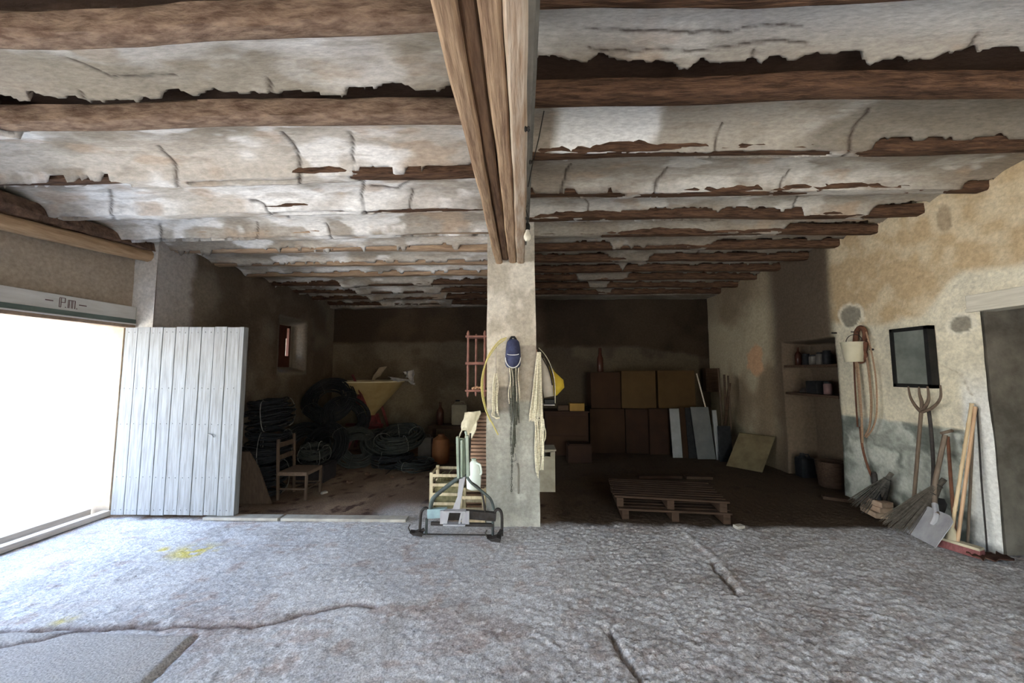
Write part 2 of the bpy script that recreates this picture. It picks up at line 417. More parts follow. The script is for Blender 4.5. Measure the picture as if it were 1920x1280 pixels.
remL[7] = [(cx(60, 260, 3), 0, .13, .085)]
zq = 3.0
remL[8] = [(-5, cx(240, 330, zq), .05, .06), (cx(355, 338, zq), cx(585, 338, zq), .012, .012), (cx(665, 330, zq), 0, .06, .05)]
remL[9] = [(-4.2, cx(180, 400, zq), .04, .03), (cx(535, 410, zq), cx(680, 408, zq), .014, .014), (cx(690, 400, zq), -0.28, .02, .03)]
remL[10] = [(cx(180, 440, zq), cx(480, 440, zq), .03, .045), (cx(750, 440, zq), 0, .02, .04)]
remL[11] = full(.055, .085); remL[12] = full(.055, .085); remL[13] = full(.07, .08)
for j in range(14, 18): remL[j] = [(-4.3, -3.0, .09, .06), (-2.8, -1.7, .04, .05), (-1.5, 0, .10, .08)]
remR = {j: full(.09, .07) for j in range(0, 7)}
remR[7] = [(-1, 9, .15, .08)]
zq = 3.16
remR[8] = [(-1, cx(1300, 310, zq), .03, .055), (cx(1230, 310, zq), cx(1500, 320, zq), .02, .04), (cx(1560, 310, zq), 9, .06, .05)]
remR[9] = [(-1, cx(1165, 368, zq), .05, .04), (cx(1200, 370, zq), cx(1500, 368, zq), .012, .012), (cx(1830, 330, zq), 9, .07, .05)]
remR[10] = [(cx(1135, 410, zq), cx(1500, 405, zq), .07, .05), (cx(1640, 390, zq), 9, .10, .07)]
remR[11] = [(cx(1120, 445, zq), cx(1420, 440, zq), .03, .03), (cx(1450, 440, zq), 9, .10, .07)]
remR[12] = [(-1, 1.2, .07, .06), (1.2, 2.2, .04, .04), (2.4, 9, .09, .07)]
for j in range(13, 18): remR[j] = [(-1, 1.0+0.3*(j % 3), .09, .08), (1.6+0.2*(j % 2), 9, .09, .07)]
def ck(pts, z, wdt=0.008, dep=0.010): return ([(F(a, b, z).x, F(a, b, z).y) for a, b in pts], (0.007 if wdt < .0065 else max(wdt, 0.0095)), dep*(.5 if wdt < .0065 else 1))
crL = [ck([(148, 165), (165, 195), (172, 228)], 3.08), ck([(300, 280), (325, 300), (345, 338)], 3.06, .011), ck([(533, 262), (558, 290), (568, 325)], 3.06, .011),
       ck([(660, 262), (665, 300), (680, 325)], 3.06), ck([(470, 372), (500, 376), (520, 390), (540, 412)], 3.05, .013), ck([(205, 362), (212, 385), (228, 412)], 3.04, .011),
       ck([(690, 340), (680, 370), (700, 400)], 3.05), ck([(700, 357), (750, 362), (780, 345), (840, 338)], 3.05, .013), ck([(775, 365), (765, 400)], 3.04, .008),
       ck([(120, 100), (200, 135), (330, 137)], 3.1, .006), ck([(500, 150), (510, 175), (525, 205)], 3.08, .008), ck([(610, 420), (640, 445)], 3.04, .008), ck([(300, 420), (310, 445)], 3.04, .008), ck([(480, 418), (486, 445)], 3.04, .008)]
crR = [ck([(1560, 300), (1585, 265), (1625, 222)], 3.2, .012), ck([(1312, 302), (1330, 275), (1355, 240)], 3.22, .008), ck([(1780, 145), (1835, 75)], 3.22, .008),
       ck([(1222, 365), (1232, 340), (1250, 325)], 3.2, .008), ck([(1095, 425), (1105, 390), (1090, 378)], 3.2, .009), ck([(1485, 395), (1495, 372)], 3.2, .010),
       ck([(1100, 60), (1300, 62), (1500, 52)], 3.26, .006), ck([(1100, 90), (1300, 88), (1520, 80)], 3.26, .006), ck([(1410, 140), (1416, 110)], 3.22, .007),
       ck([(1670, 288), (1690, 270)], 3.2, .007), ck([(1460, 345), (1480, 330)], 3.2, .007), ck([(1040, 365), (1065, 320)], 3.2, .007), ck([(1300, 480), (1320, 470)], 3.2, .012)]
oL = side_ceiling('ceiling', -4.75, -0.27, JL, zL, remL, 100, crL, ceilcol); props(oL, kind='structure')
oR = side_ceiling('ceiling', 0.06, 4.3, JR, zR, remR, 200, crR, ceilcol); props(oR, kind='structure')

def joist(x0, x1, y, z0, wid, m, label, seed, hgt=0.115):
    n = 60; k = 12; bm = bmesh.new(); rr = random.Random(seed); rings = []
    ph = [rr.uniform(0, 6) for _ in range(8)]
    for i in range(n+1):
        x = x0+(x1-x0)*i/n; ring = []
        yo = 0.012*math.sin(x*1.7+ph[0])+0.006*math.sin(x*5+ph[1]); zo = 0.008*math.sin(x*2.3+ph[2])
        for a in range(k):
            t = 2*PI*(a+0.5)/k; c, s_ = math.cos(t), math.sin(t); e = 0.42
            py = wid/2*math.copysign(abs(c)**e, c); pz = hgt/2*math.copysign(abs(s_)**e, s_)
            j = 0.006*math.sin(x*13+a*2.1+ph[3])+0.005*rr.uniform(-1, 1)
            ring.append(bm.verts.new((x, y+yo+py+j, z0+hgt/2+zo+pz+j*0.7)))
        rings.append(ring)
    for a, b in zip(rings[:-1], rings[1:]):
        for q in range(k): bm.faces.new((a[q], a[(q+1) % k], b[(q+1) % k], b[q]))
    bm.faces.new(rings[0]); bm.faces.new(rings[-1][::-1]); bmesh.ops.recalc_face_normals(bm, faces=bm.faces)
    bmesh.ops.translate(bm, verts=bm.verts, vec=(-(x0+x1)/2, -y, -z0))
    me = bpy.data.meshes.new('ceiling_joist'); bm.to_mesh(me); bm.free()
    me.polygons.foreach_set('use_smooth', [True]*len(me.polygons)); me.set_sharp_from_angle(angle=math.radians(50))
    o = link('ceiling_joist', me, m); o.location = ((x0+x1)/2, y, z0)
    return props(o, label, 'joist', 'rough joists across the ceiling')
ordn = ['first', 'second', 'third', 'fourth', 'fifth', 'sixth', 'seventh', 'eighth', 'ninth', 'tenth', 'eleventh', 'twelfth', 'thirteenth']
for j, y in enumerate(JL):
    if j < 6: continue
    d = {6: 'dark thick hewn joist left of the beam, nearest to the viewer'}.get(j, 'rough %s wooden joist left of the beam, %s counted back from the viewer' % ('tan' if j in (10, 11, 12, 13) else 'brown', ordn[j-6]))
    joist(-4.55, -0.14, y, 2.955 if j == 6 else 2.978, 0.095 if j == 6 else 0.11, M['wood_tan'] if j in (10, 11, 12, 13) else (M['wood_hewn'] if j < 8 else M['wood_old']), d, j)
    CEIL[('L', j)] = 1
for j, y in enumerate(JR):
    if j < 6: continue
    d = 'rough dark brown joist right of the beam, %s counted back from the viewer' % ordn[j-6]
    joist(0.02, 4.12, y, 3.128, 0.115, M['wood_old'], d, 40+j)

# ---- roof slab and outer shell
def struct(name, mb, m, parent=None):
    o = mb.build(name, m, parent); 
    if parent is None: props(o, kind='structure')
    return o
M['shell'] = mat('outer_masonry', (0.42, 0.36, 0.28), (0.30, 0.25, 0.2), 6)
struct('ceiling', MB().box((-0.1, 3.0, 3.55), (10.6, 11.6, 0.3)), M['shell'])

# ---- walls
def wall_grid(name, fix, u0, u1, v0, v1, step, colf, dispf=None, keepf=None, axis='X', sgn=1, amp=0.02, seed=300, uu=None, vv=None):
    us = uu if uu is not None else np.arange(u0, u1+step/2, step); vs = vv if vv is not None else np.arange(v0, v1+step/2, step)
    U, V = np.meshgrid(us, vs, indexing='ij')
    d = (fbm(U*1.2, V*1.2, seed, 3)-.5)*amp*2 + (fbm(U*6, V*6, seed+5, 3)-.5)*amp*0.5
    if dispf is not None: d = d + dispf(U, V)
    if axis == 'X': P = np.stack([fix+d*sgn, U, V], -1)
    else: P = np.stack([U, fix+d*sgn, V], -1)
    keep = None
    if keepf is not None:
        uc = (U[:-1, :-1]+U[1:, 1:])/2; vc = (V[:-1, :-1]+V[1:, 1:])/2; keep = keepf(uc, vc)
    o = grid_obj(name, P, colf(U, V), M['plaster'], keep)
    return props(o, kind='structure')
def blob(U, V, u, v, ru, rv, s, edge=0.15):
    r = np.hypot((U-u)/ru, (V-v)/rv) + (fbm(U*7, V*7, s, 3)-.5)*0.7
    return smooth(1+edge, 1-edge, r)
def col_right(U, V):
    n = fbm(U*1.4, V*1.4, 401, 4); n2 = fbm(U*5, V*5, 402, 4)
    och = mixc(K(0.50, 0.38, 0.23)*np.ones(U.shape+(1,)), K(0.62, 0.52, 0.36), smooth(0.4, 0.65, n2))
    cream = mixc(K(0.72, 0.67, 0.53)*np.ones(U.shape+(1,)), K(0.62, 0.58, 0.46), smooth(0.45, 0.7, n2))
    lim = 2.12 + (n-.5)*0.25 + 0.35*smooth(3.9, 3.45, U)
    c = mixc(cream, och, smooth(-0.04, 0.05, V-lim))
    near = smooth(5.0, 4.85, U)
    # rear part: stained cream above brown
    rearc = mixc(K(0.40, 0.35, 0.25)*np.ones(U.shape+(1,)), K(0.22, 0.17, 0.115), smooth(0.42, 0.65, fbm(U*1.1, V*1.1, 405, 4)))
    rearc = mixc(rearc, K(0.22, 0.17, 0.11), smooth(2.4, 2.9, V+(n-.5)*.4)*0.6)
    rearc = mixc(rearc, K(0.52, 0.33, 0.20), blob(U, V, 6.6, 1.72, .22, .25, 406))
    niche_shadow = smooth(4.8, 5.05, U)*smooth(6.3, 5.95, U)  # painted shadow of the pillar on the wall at the niche
    rearc = mixc(rearc, K(0.10, 0.075, 0.055), niche_shadow*0.95)
    c = mixc(rearc, c, near)
    dado = smooth(0.008, -0.008, V-1.0-(fbm(U*3, V*0, 407)-.5)*.02)*smooth(3.56, 3.60, U+(n2-.5)*.03)*smooth(5.0, 4.93, U)
    m_ = mixc(K(0.17, 0.19, 0.17)*np.ones(U.shape+(1,)), K(0.50, 0.53, 0.49), smooth(0.36, 0.68, fbm(U*5+fbm(U*3, V*3, 9)*3, V*5+fbm(U*3, V*3, 10)*2, 408, 5)))
    c = mixc(c, m_, dado)
    c = mixc(c, K(0.78, 0.80, 0.80), smooth(3.62, 3.54, U+(n2-.5)*.05)*smooth(1.7, 1.1, V)*0.9)
    for (px, py, a, b, s) in ((1597, 592, .14, .13, 411), (1803, 607, .10, .085, 412)):
        p = W(px, py, XR); q = blob(U, V, p.y, p.z, a, b, s, 0.08); c = mixc(c, K(0.27, 0.25, 0.20), q)
        q2 = blob(U, V, p.y, p.z, a*1.3, b*1.25, s, 0.08)-q; c = mixc(c, K(0.78, 0.74, 0.62), np.clip(q2, 0, 1)*0.8)
    p = W(1770, 408, XR); c = mixc(c, K(0.34, 0.26, 0.17), blob(U, V, p.y, p.z, .07, .13, 413)*0.8)
    cr = seg_dist(U+(n2-.5)*.08, V+(n2-.5)*.05, [(W(1762, 682, XR).y, W(1762, 682, XR).z), (W(1800, 700, XR).y, W(1800, 700, XR).z), (W(1822, 740, XR).y, W(1822, 740, XR).z)])
    c = mixc(c, K(0.35, 0.3, 0.22), np.exp(-(cr/0.006)**2)*0.7)
    return c
NY0, NY1, NZ1 = 4.93, 5.92, 1.97
SH1, SH2 = 1.62, 1.21
def disp_right(U, V):
    inn = smooth(NY0-0.003, NY0+0.012, U)*smooth(NY1+0.003, NY1-0.012, U)*smooth(NZ1+0.02, NZ1-0.02, V)
    return inn*0.42 + smooth(5.83, 5.9, U)*0.0
DY0, DY1, DZ1 = 2.05, 3.38, 2.10
uu = np.unique(np.round(np.concatenate([np.arange(YF, 2.05, 0.1), np.arange(2.05, DY1, 0.095), np.array([DY1]), np.arange(DY1+0.02, NY0-0.01, 0.02), np.array([NY0-0.003, NY0+0.006, NY0+0.012]), np.arange(NY0+.03, NY1-.02, 0.03), np.array([NY1-0.012, NY1-.006, NY1+0.003]), np.arange(NY1+0.02, YB+.1, 0.02)]), 5))
vv = np.unique(np.round(np.concatenate([np.arange(-0.08, DZ1, 0.02), np.array([DZ1]), np.arange(DZ1+0.02, 3.45, 0.025)]), 5))
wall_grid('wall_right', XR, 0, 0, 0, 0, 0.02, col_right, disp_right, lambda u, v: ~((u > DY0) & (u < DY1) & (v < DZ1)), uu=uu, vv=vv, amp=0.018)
M['darkplaster'] = mat('dark_mottled_plaster', (0.10, 0.092, 0.078), (0.19, 0.175, 0.15), 4, rough=0.95, bump=0.6, bd=0.02)  # dark grey tones mottled by noise
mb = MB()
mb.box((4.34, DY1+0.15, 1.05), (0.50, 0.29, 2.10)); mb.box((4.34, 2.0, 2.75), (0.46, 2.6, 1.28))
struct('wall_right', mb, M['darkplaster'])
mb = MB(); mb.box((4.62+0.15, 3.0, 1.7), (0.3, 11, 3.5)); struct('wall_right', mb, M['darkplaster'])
# lintel over right doorway
M['white_wood'] = mat('white_painted_timber', (0.66, 0.63, 0.54), (0.50, 0.47, 0.39), 8, (1, 0.3, 3), 0.8, 0.3)
mb = MB()
pA, pB = W(1820, 556, XR), W(1826, 572, XR)
mb.box((XR+0.06, (1.9+pA.y)/2, 2.165), (0.22, pA.y-1.9, 0.125), None, 0.006)
mb.box((XR+0.05, (1.9+3.45)/2, 2.09), (0.20, 3.45-1.9, 0.03), None, 0.004)
mb.build('door_lintel', M['white_wood']); props(bpy.data.objects['door_lintel'], 'pale painted timber lintel above the dark doorway on the right', 'lintel')

def col_leftdoor(U, V):
    c = mixc(K(0.40, 0.33, 0.26)*np.ones(U.shape+(1,)), K(0.27, 0.215, 0.165), smooth(0.42, 0.66, fbm(U*1.4, V*2.2, 421, 4)))
    return mixc(c, K(0.5, 0.45, 0.4), smooth(0.62, 0.75, fbm(U*3, V*3, 422, 4))*0.5)
uu = np.unique(np.concatenate([np.arange(YF, O2Y0, 0.1), [O2Y0], np.arange(O2Y0+.1, O2Y1, 0.1), [O2Y1], np.arange(O2Y1+.05, OPY0, 0.1), np.arange(OPY0, OPY1, 0.04), [OPY1], np.arange(OPY1+.02, 4.14, 0.02)]))
vv = np.unique(np.concatenate([np.arange(-0.08, OPZ, 0.08), [OPZ], np.arange(OPZ+0.03, 3.45, 0.03)]))
wall_grid('wall_left', XLD, 0, 0, 0, 0, .02, col_leftdoor, None, lambda u, v: ~((((u > OPY0) & (u < OPY1)) | ((u > O2Y0) & (u < O2Y1))) & (v < OPZ)), sgn=-1, uu=uu, vv=vv, amp=0.01)
WY0, WY1, WZ0, WZ1 = 6.44, 7.04, 1.62, 2.40
def col_leftrear(U, V):
    c = mixc(K(0.225, 0.19, 0.15)*np.ones(U.shape+(1,)), K(0.125, 0.097, 0.072), smooth(0.42, 0.6, fbm(U*0.9, V*0.9, 431, 4)))
    e = smooth(4.62, 4.50, U+(fbm(U*5, V*5, 432)-.5)*.15)
    c = mixc(c, K(0.46, 0.43, 0.41), e)
    c = mixc(c, K(0.20, 0.15, 0.11), smooth(0.55, 0.7, fbm(U*2.5, V*2.5, 433, 4))*0.6)
    fr = smooth(0.02, -0.02, np.maximum(np.abs(U-6.74)-0.44, np.abs(V-2.0)-0.52))
    c = mixc(c, K(0.24, 0.21, 0.175), fr*0.6)
    return c
def disp_leftrear(U, V):
    inn = smooth(0.05, -0.05, np.abs(U-6.74)-0.37)*smooth(0.05, -0.05, np.abs(V-2.01)-0.44)
    return inn*0.22
uu = np.unique(np.round(np.concatenate([np.arange(4.11, 6.1, 0.03), np.arange(6.1, WY0, 0.02), [WY0], np.arange(WY0+.02, WY1, 0.02), [WY1], np.arange(WY1+.02, 7.3, 0.02), np.arange(7.3, YB+.1, 0.04)]), 5))
vv = np.unique(np.round(np.concatenate([np.arange(-0.08, 1.4, 0.05), np.arange(1.4, WZ0, 0.02), [WZ0], np.arange(WZ0+.02, WZ1, 0.02), [WZ1], np.arange(WZ1+.02, 3.45, 0.03)]), 5))
wall_grid('wall_left', XL, 0, 0, 0, 0, .02, col_leftrear, disp_leftrear, lambda u, v: ~((u > WY0) & (u < WY1) & (v > WZ0) & (v < WZ1)), sgn=-1, uu=uu, vv=vv, amp=0.014)
# pier face beside the big doorway
def col_pier(U, V): return mixc(K(0.68, 0.64, 0.59)*np.ones(U.shape+(1,)), K(0.78, 0.75, 0.72), smooth(0.4, 0.65, fbm(U*6, V*4, 441, 4)))  # paler than the wall beside it, daylight on the face put into colour
wall_grid('wall_left', 4.11, -4.50, XL, -0.05, 3.2, 0.0775, col_pier, axis='Y', amp=0.0, seed=7)
# thick masonry behind
mb = MB()
def fillbox(x0, x1, y0, y1, z0, z1): mb.box(((x0+x1)/2, (y0+y1)/2, (z0+z1)/2), (x1-x0, y1-y0, z1-z0))
fillbox(-4.90, -4.475, YF-0.3, O2Y0-0.005, -0.1, 3.4); fillbox(-4.90, -4.475, O2Y0-0.005, O2Y1+.005, OPZ+0.004, 3.4); fillbox(-4.90, -4.475, O2Y1+.005, OPY0-0.005, -0.1, 3.4); fillbox(-4.90, -4.475, OPY0-0.005, OPY1+.005, OPZ+0.004, 3.4); fillbox(-4.90, -4.475, OPY1+.005, 4.13, -0.1, 3.4)
fillbox(-4.90, -4.235, 4.13, 6.2, -0.1, 3.4); fillbox(-4.90, -4.235, 7.2, YB+0.4, -0.1, 3.4); fillbox(-4.90, -4.235, 6.2, 7.2, -0.1, 1.5); fillbox(-4.90, -4.235, 6.2, 7.2, 2.52, 3.4)
fillbox(-4.90, -4.45, 6.2, WY0, 1.5, 2.52); fillbox(-4.90, -4.45, WY1, 7.2, 1.5, 2.52); fillbox(-4.90, -4.45, WY0, WY1, 1.5, WZ0); fillbox(-4.90, -4.45, WY0, WY1, WZ1, 2.52)
struct('wall_left', mb, M['shell'])
def col_back(U, V):
    n = fbm(U*1.2, V*1.2, 451, 4)
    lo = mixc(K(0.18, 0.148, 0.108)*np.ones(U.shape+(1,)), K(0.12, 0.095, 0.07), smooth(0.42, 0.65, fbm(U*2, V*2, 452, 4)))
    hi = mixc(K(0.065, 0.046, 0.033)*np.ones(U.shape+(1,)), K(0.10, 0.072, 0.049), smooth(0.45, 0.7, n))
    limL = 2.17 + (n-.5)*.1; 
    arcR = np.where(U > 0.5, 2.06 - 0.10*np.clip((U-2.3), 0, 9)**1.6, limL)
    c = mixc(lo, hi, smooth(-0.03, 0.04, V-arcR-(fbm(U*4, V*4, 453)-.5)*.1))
    c = mixc(c, c*0.45, smooth(0.2, 0.6, U))  # right half darkened in the colour to deepen the shade
    return c
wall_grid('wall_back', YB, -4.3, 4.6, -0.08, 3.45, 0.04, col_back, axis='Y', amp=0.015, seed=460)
struct('wall_back', MB().box((0, YB+0.28, 1.7), (9.8, 0.4, 3.5)), M['shell'])
# front wall behind the viewer
mb = MB()
fillbox(-4.9, FX0, YF-.3, YF, -.05, 3.45); fillbox(FX1, 4.9, YF-.3, YF, -.05, 3.45); fillbox(FX0, FX1, YF-.3, YF, FZ, 3.45)
struct('wall_front', mb, M['shell'])

# ---- outside
def out_ground():
    xs = np.concatenate([np.arange(-26, -5, 0.35), np.arange(-5, -4.84, 0.05)]); ys = np.arange(-16, 26, 0.4)
    X, Y = np.meshgrid(xs, ys, indexing='ij')
    z = -0.06 + (fbm(X*.6, Y*.6, 501)-.5)*.1*smooth(-5.2, -6.5, X) + smooth(-9.0, -13.5, X+(fbm(X*.3, Y*.3, 502)-.5)*1.5)*3.6 + (fbm(X*1.5, Y*1.5, 503)-.5)*.5*smooth(-9, -12, X)
    col = mixc(K(0.80, 0.77, 0.70)*np.ones(X.shape+(1,)), K(0.62, 0.58, 0.48), smooth(0.5, 0.7, fbm(X*1.4, Y*1.4, 504, 4)))
    o = grid_obj('ground', np.stack([X, Y, z], -1), col, M['plaster']); props(o, kind='structure')
out_ground()
mb = MB(); mb.box((1.6, -14, -0.2), (24, 22.9, 0.3)); struct('ground', mb, mat('pale_yard', (0.62, 0.58, 0.5), (0.5, 0.47, 0.4), 3))

# ================================================================== CENTRAL PILLAR AND BEAM
def col_pillar(U, V):
    c = mixc(K(0.60, 0.56, 0.48)*np.ones(U.shape+(1,)), K(0.44, 0.40, 0.33), smooth(0.42, 0.66, fbm(U*6, V*4, 601, 4)))
    cem = mixc(K(0.34, 0.34, 0.31)*np.ones(U.shape+(1,)), K(0.44, 0.435, 0.40), smooth(0.4, 0.62, fbm(U*5, V*2.5, 602, 4)))
    cem = mixc(cem, K(0.23, 0.225, 0.205), smooth(0.36, 0.26, np.abs(V-0.33)+0.0*U)*0.5*smooth(0.3, 0.6, fbm(U*4, V*5, 606)))
    lim = 1.22 + np.where(U < -0.15, -0.06, 0.02)
    c = mixc(c, cem, smooth(0.01, -0.01, V-lim-(fbm(U*7, V*7, 603)-.5)*.02))
    st = smooth(0.012, -0.012, np.abs(U-0.05)-0.11)*smooth(1.82, 1.80, V)*smooth(1.22, 1.26, V)
    st2 = smooth(0.012, -0.012, np.abs(U+0.19)-0.09)*smooth(1.40, 1.38, V)*smooth(1.10, 1.15, V)
    st3 = smooth(0.012, -0.012, np.abs(U+0.14)-0.10)*smooth(1.78, 1.76, V)*smooth(1.38, 1.42, V)
    c = mixc(c, K(0.31, 0.275, 0.235), st*0.8); c = mixc(c, K(0.17, 0.15, 0.13), st2*0.8); c = mixc(c, K(0.40, 0.36, 0.30), st3*0.6)
    return c
PLY, PLD = 3.88, 0.46
def pillar_face(name, kind, u0, u1, ptf):
    us = np.linspace(u0, u1, 28); vs = np.linspace(-0.04, 3.3, 190)
    U, V = np.meshgrid(us, vs, indexing='ij')
    d = (fbm(U*5, V*4, 611+kind, 3)-.5)*0.012
    return U, V, d
# closed tapered shaft, one mesh
def make_pillar():
    n = 26; lev = np.linspace(-0.04, 3.25, 190); per = []
    def ringpts(z):
        k = np.clip((2.68-z)/2.68, 0, 1); xl, xr = -0.362, 0.137+0.05*k; y0, y1 = PLY, PLY+PLD
        pts = []
        for i in range(n): pts.append((xl+(xr-xl)*i/n, y0))
        for i in range(n): pts.append((xr, y0+(y1-y0)*i/n))
        for i in range(n): pts.append((xr-(xr-xl)*i/n, y1))
        for i in range(n): pts.append((xl, y1-(y1-y0)*i/n))
        pts.append(pts[0]); return pts
    Pm = np.array([[(x, y, z) for z in lev for (x, y) in [ringpts(z)[i]]] for i in range(4*n+1)])
    X, Y, Z = Pm[..., 0], Pm[..., 1], Pm[..., 2]
    d = (fbm((X+Y)*4, Z*3.5, 612, 3)-.5)*0.014
    cxm, cym = -0.08, PLY+PLD/2
    l = np.hypot(X-cxm, Y-cym); X2 = X+(X-cxm)/l*d; Y2 = Y+(Y-cym)/l*d
    X2[-1] = X2[0]; Y2[-1] = Y2[0]
    col = col_pillar(X, Z); side = (Y > PLY+0.005)
    col2 = col_pillar(Y-PLY-0.9, Z); col = np.where(side[..., None], col2, col)
    o = grid_obj('pillar', np.stack([X2, Y2, Z], -1), col, M['plaster'], sm=False)
    me = o.data; me.polygons.foreach_set('use_smooth', [True]*len(me.polygons)); me.set_sharp_from_angle(angle=math.radians(35))
    return props(o, 'square plastered pillar carrying the central ceiling beam, grey cement below', 'pillar')
make_pillar()
M['beam3'] = mat('limewashed_beam_wood', (0.46, 0.38, 0.30), (0.30, 0.20, 0.13), 5, (7, 0.7, 7), 0.85, 0.8, 0.008)
bmr = thing('ceiling_beam', (-0.12, 0.8, 2.68), 'heavy beam of old timbers running along the middle of the ceiling onto the pillar', 'beam')
def plank(x0, x1, z0, z1, m, seed, y0=YF+0.02, y1=3.93, x0b=None, x1b=None, name='timber'):
    n = 70; bm = bmesh.new(); rr = random.Random(seed); rings = []; ph = [rr.uniform(0, 6) for _ in range(6)]
    x0b = x0 if x0b is None else x0b; x1b = x1 if x1b is None else x1b
    for i in range(n+1):
        t = i/n; y = y0+(y1-y0)*t; a = x0+(x0b-x0)*t; b = x1+(x1b-x1)*t
        w1 = 0.003*math.sin(y*3+ph[0])+0.002*math.sin(y*9+ph[1])+rr.uniform(-.001, .001); w2 = 0.003*math.sin(y*2.3+ph[2])+0.002*math.sin(y*11+ph[3])
        zz = z0+0.004*math.sin(y*2+ph[4]); c = 0.012
        rings.append([bm.verts.new(v) for v in ((a+w1, y, z1), (a+w1, y, zz+c), (a+w1+c, y, zz), ((a+b)/2, y, zz-0.003), (b+w2-c, y, zz), (b+w2, y, zz+c), (b+w2, y, z1))])
    for a, b in zip(rings[:-1], rings[1:]):
        for q in range(7): bm.faces.new((a[q], a[(q+1) % 7], b[(q+1) % 7], b[q]))
    bm.faces.new(rings[0]); bm.faces.new(rings[-1][::-1])
    mb = MB(); mb.bm.free(); mb.bm = bm
    return mb.build(name, m, bmr, sm=True, ang=30)
plank(-0.287, -0.213, 2.685, 2.88, M['beam'], 1, x0b=-0.272, x1b=-0.203)
plank(-0.209, -0.146, 2.72, 2.88, M['beam2'], 2, x0b=-0.199, x1b=-0.134)
plank(-0.142, -0.062, 2.692, 2.88, M['beam'], 3, x0b=-0.130, x1b=-0.050)
plank(-0.059, 0.012, 2.680, 2.88, M['beam3'], 4, x0b=-0.047, x1b=0.037)
M['greyplaster'] = mat('grey_plaster', (0.22, 0.21, 0.185), (0.15, 0.142, 0.125), 7, rough=0.95, bump=0.5, bd=0.01)  # colour carries the shade of the beam flank facing away from daylight
MB().box((-0.10, 0.85, 3.07), (0.31, 6.05, 0.38), None, 0.01).build('plaster_casing', M['greyplaster'], bmr)
MB().box((0.055, 0.85, 3.24), (0.05, 6.05, 0.34), None, 0.004).build('plaster_edging', M['greyplaster'], bmr)
# beam behind the pillar to the back wall
b2 = thing('ceiling_beam', (-0.12, 6.2, 2.66), 'shadowed continuation of the middle beam behind the pillar', 'beam')
MB().box((-0.12, 6.19, 2.90), (0.29, 3.96, 0.42), None, 0.012).build('timber', M['beam2'], b2)
MB().box((-0.10, 6.19, 3.20), (0.31, 3.96, 0.20), None, 0.01).build('plaster_casing', M['greyplaster'], b2)

# beam over the big doorway (log along the left wall)
M['log'] = mat('pale_hewn_wood', (0.50, 0.345, 0.21), (0.33, 0.21, 0.12), 6, (6, 0.7, 6), 0.85, 0.6, 0.006)
M['crumble'] = mat('crumbling_brown_mortar', (0.20, 0.125, 0.085), (0.09, 0.055, 0.04), 18, rough=1, bump=1, bd=0.02)
dl = thing('doorway_beam', (-4.32, 2.0, 2.74), 'pale hewn beam above the big left doorway, just under the joists', 'beam')
mb = MB(); ys_ = [YF+.05+(4.12-YF)*i/40 for i in range(41)]
mb.tube([(-4.305+0.006*math.sin(y*4), y, 2.785+0.085*(y-2.9)*(y > 0)/1.2*(1 if y > 2 else 0.75)+0.006*math.sin(y*3+1)) for y in ys_], [0.072]*41, 10)
mb.build('log', M['log'], dl, sm=True)
mb = MB()
n = 110; rr = random.Random(5); rings = []
for i in range(n+1):
    y = YF+.05+(4.12-YF)*i/n; o_ = 0.012*math.sin(y*7)+rr.uniform(-.014, .014)
    zb = 2.855+0.07*(y-2.9)/1.2+rr.uniform(-.012, .012)
    zb = min(zb, 2.93)
    rings.append([mb.bm.verts.new(v) for v in ((-4.44, y, zb), (-4.235+o_, y, zb), (-4.215+o_+rr.uniform(-.01, .01), y, 2.92), (-4.25+o_, y, 3.02), (-4.44, y, 3.04))])
for a, b in zip(rings[:-1], rings[1:]):
    for q in range(5): mb.bm.faces.new((a[q], a[(q+1) % 5], b[(q+1) % 5], b[q]))
mb.bm.faces.new(rings[0]); mb.bm.faces.new(rings[-1][::-1])
mb.build('mortar', M['crumble'], dl)

# light bulb on the beam
M['wire'] = mat('dark_wire', (0.02, 0.018, 0.016), (0.04, 0.035, 0.03), 20)
M['glass'] = new_mat('bulb_glass')[0]; bb = M['glass'].node_tree.nodes['Principled BSDF']
bb.inputs['Transmission Weight'].default_value = 0.45; bb.inputs['Roughness'].default_value = 0.08; bb.inputs['Base Color'].default_value = (0.9, 0.86, 0.72, 1); bb.inputs['IOR'].default_value = 1.3
M['white'] = mat('white_ceramic', (0.7, 0.68, 0.62), (0.6, 0.57, 0.5), 30, rough=0.4)
p = A(989, 442, 2.95); bx, by, bz = p
bl = thing('light_bulb', (bx, by, bz-0.05), 'bare glass light bulb hanging beside the central beam above the pillar', 'light bulb')
MB().lathe([(0.0005, -0.046), (0.016, -0.043), (0.028, -0.028), (0.032, -0.008), (0.027, 0.014), (0.017, 0.032), (0.014, 0.05)], p, 20).build('bulb', M['glass'], bl, sm=True)
MB().lathe([(0.015, 0.048), (0.021, 0.055), (0.022, 0.085), (0.017, 0.10), (0.006, 0.108)], p, 16).build('socket', M['wire'], bl, sm=True)
MB().tube([(bx, by, bz+0.1), (bx+0.004, by, bz+0.16), (0.035, by-0.02, bz+0.22), (0.055, by-0.03, 2.90)], 0.004, 6).build('cord', M['wire'], bl, sm=True)
MB().tube([(bx, by, bz-0.02), (bx-0.008, by, bz+0.0), (bx+0.008, by, bz+0.004), (bx, by, bz+0.05)], 0.0015, 5).build('filament', M['white'], bl)
wr = thing('electric_cable', (0.07, 2.0, 2.82), 'thin dark cable slanting across the grey flank of the central beam', 'cable')
q = [A(1020, 208, 2.05), A(1010, 260, 2.2), A(999, 305, 2.35), A(990, 350, 2.5)]
MB().tube(q, 0.0035, 6).build('wire', M['wire'], wr, sm=True)
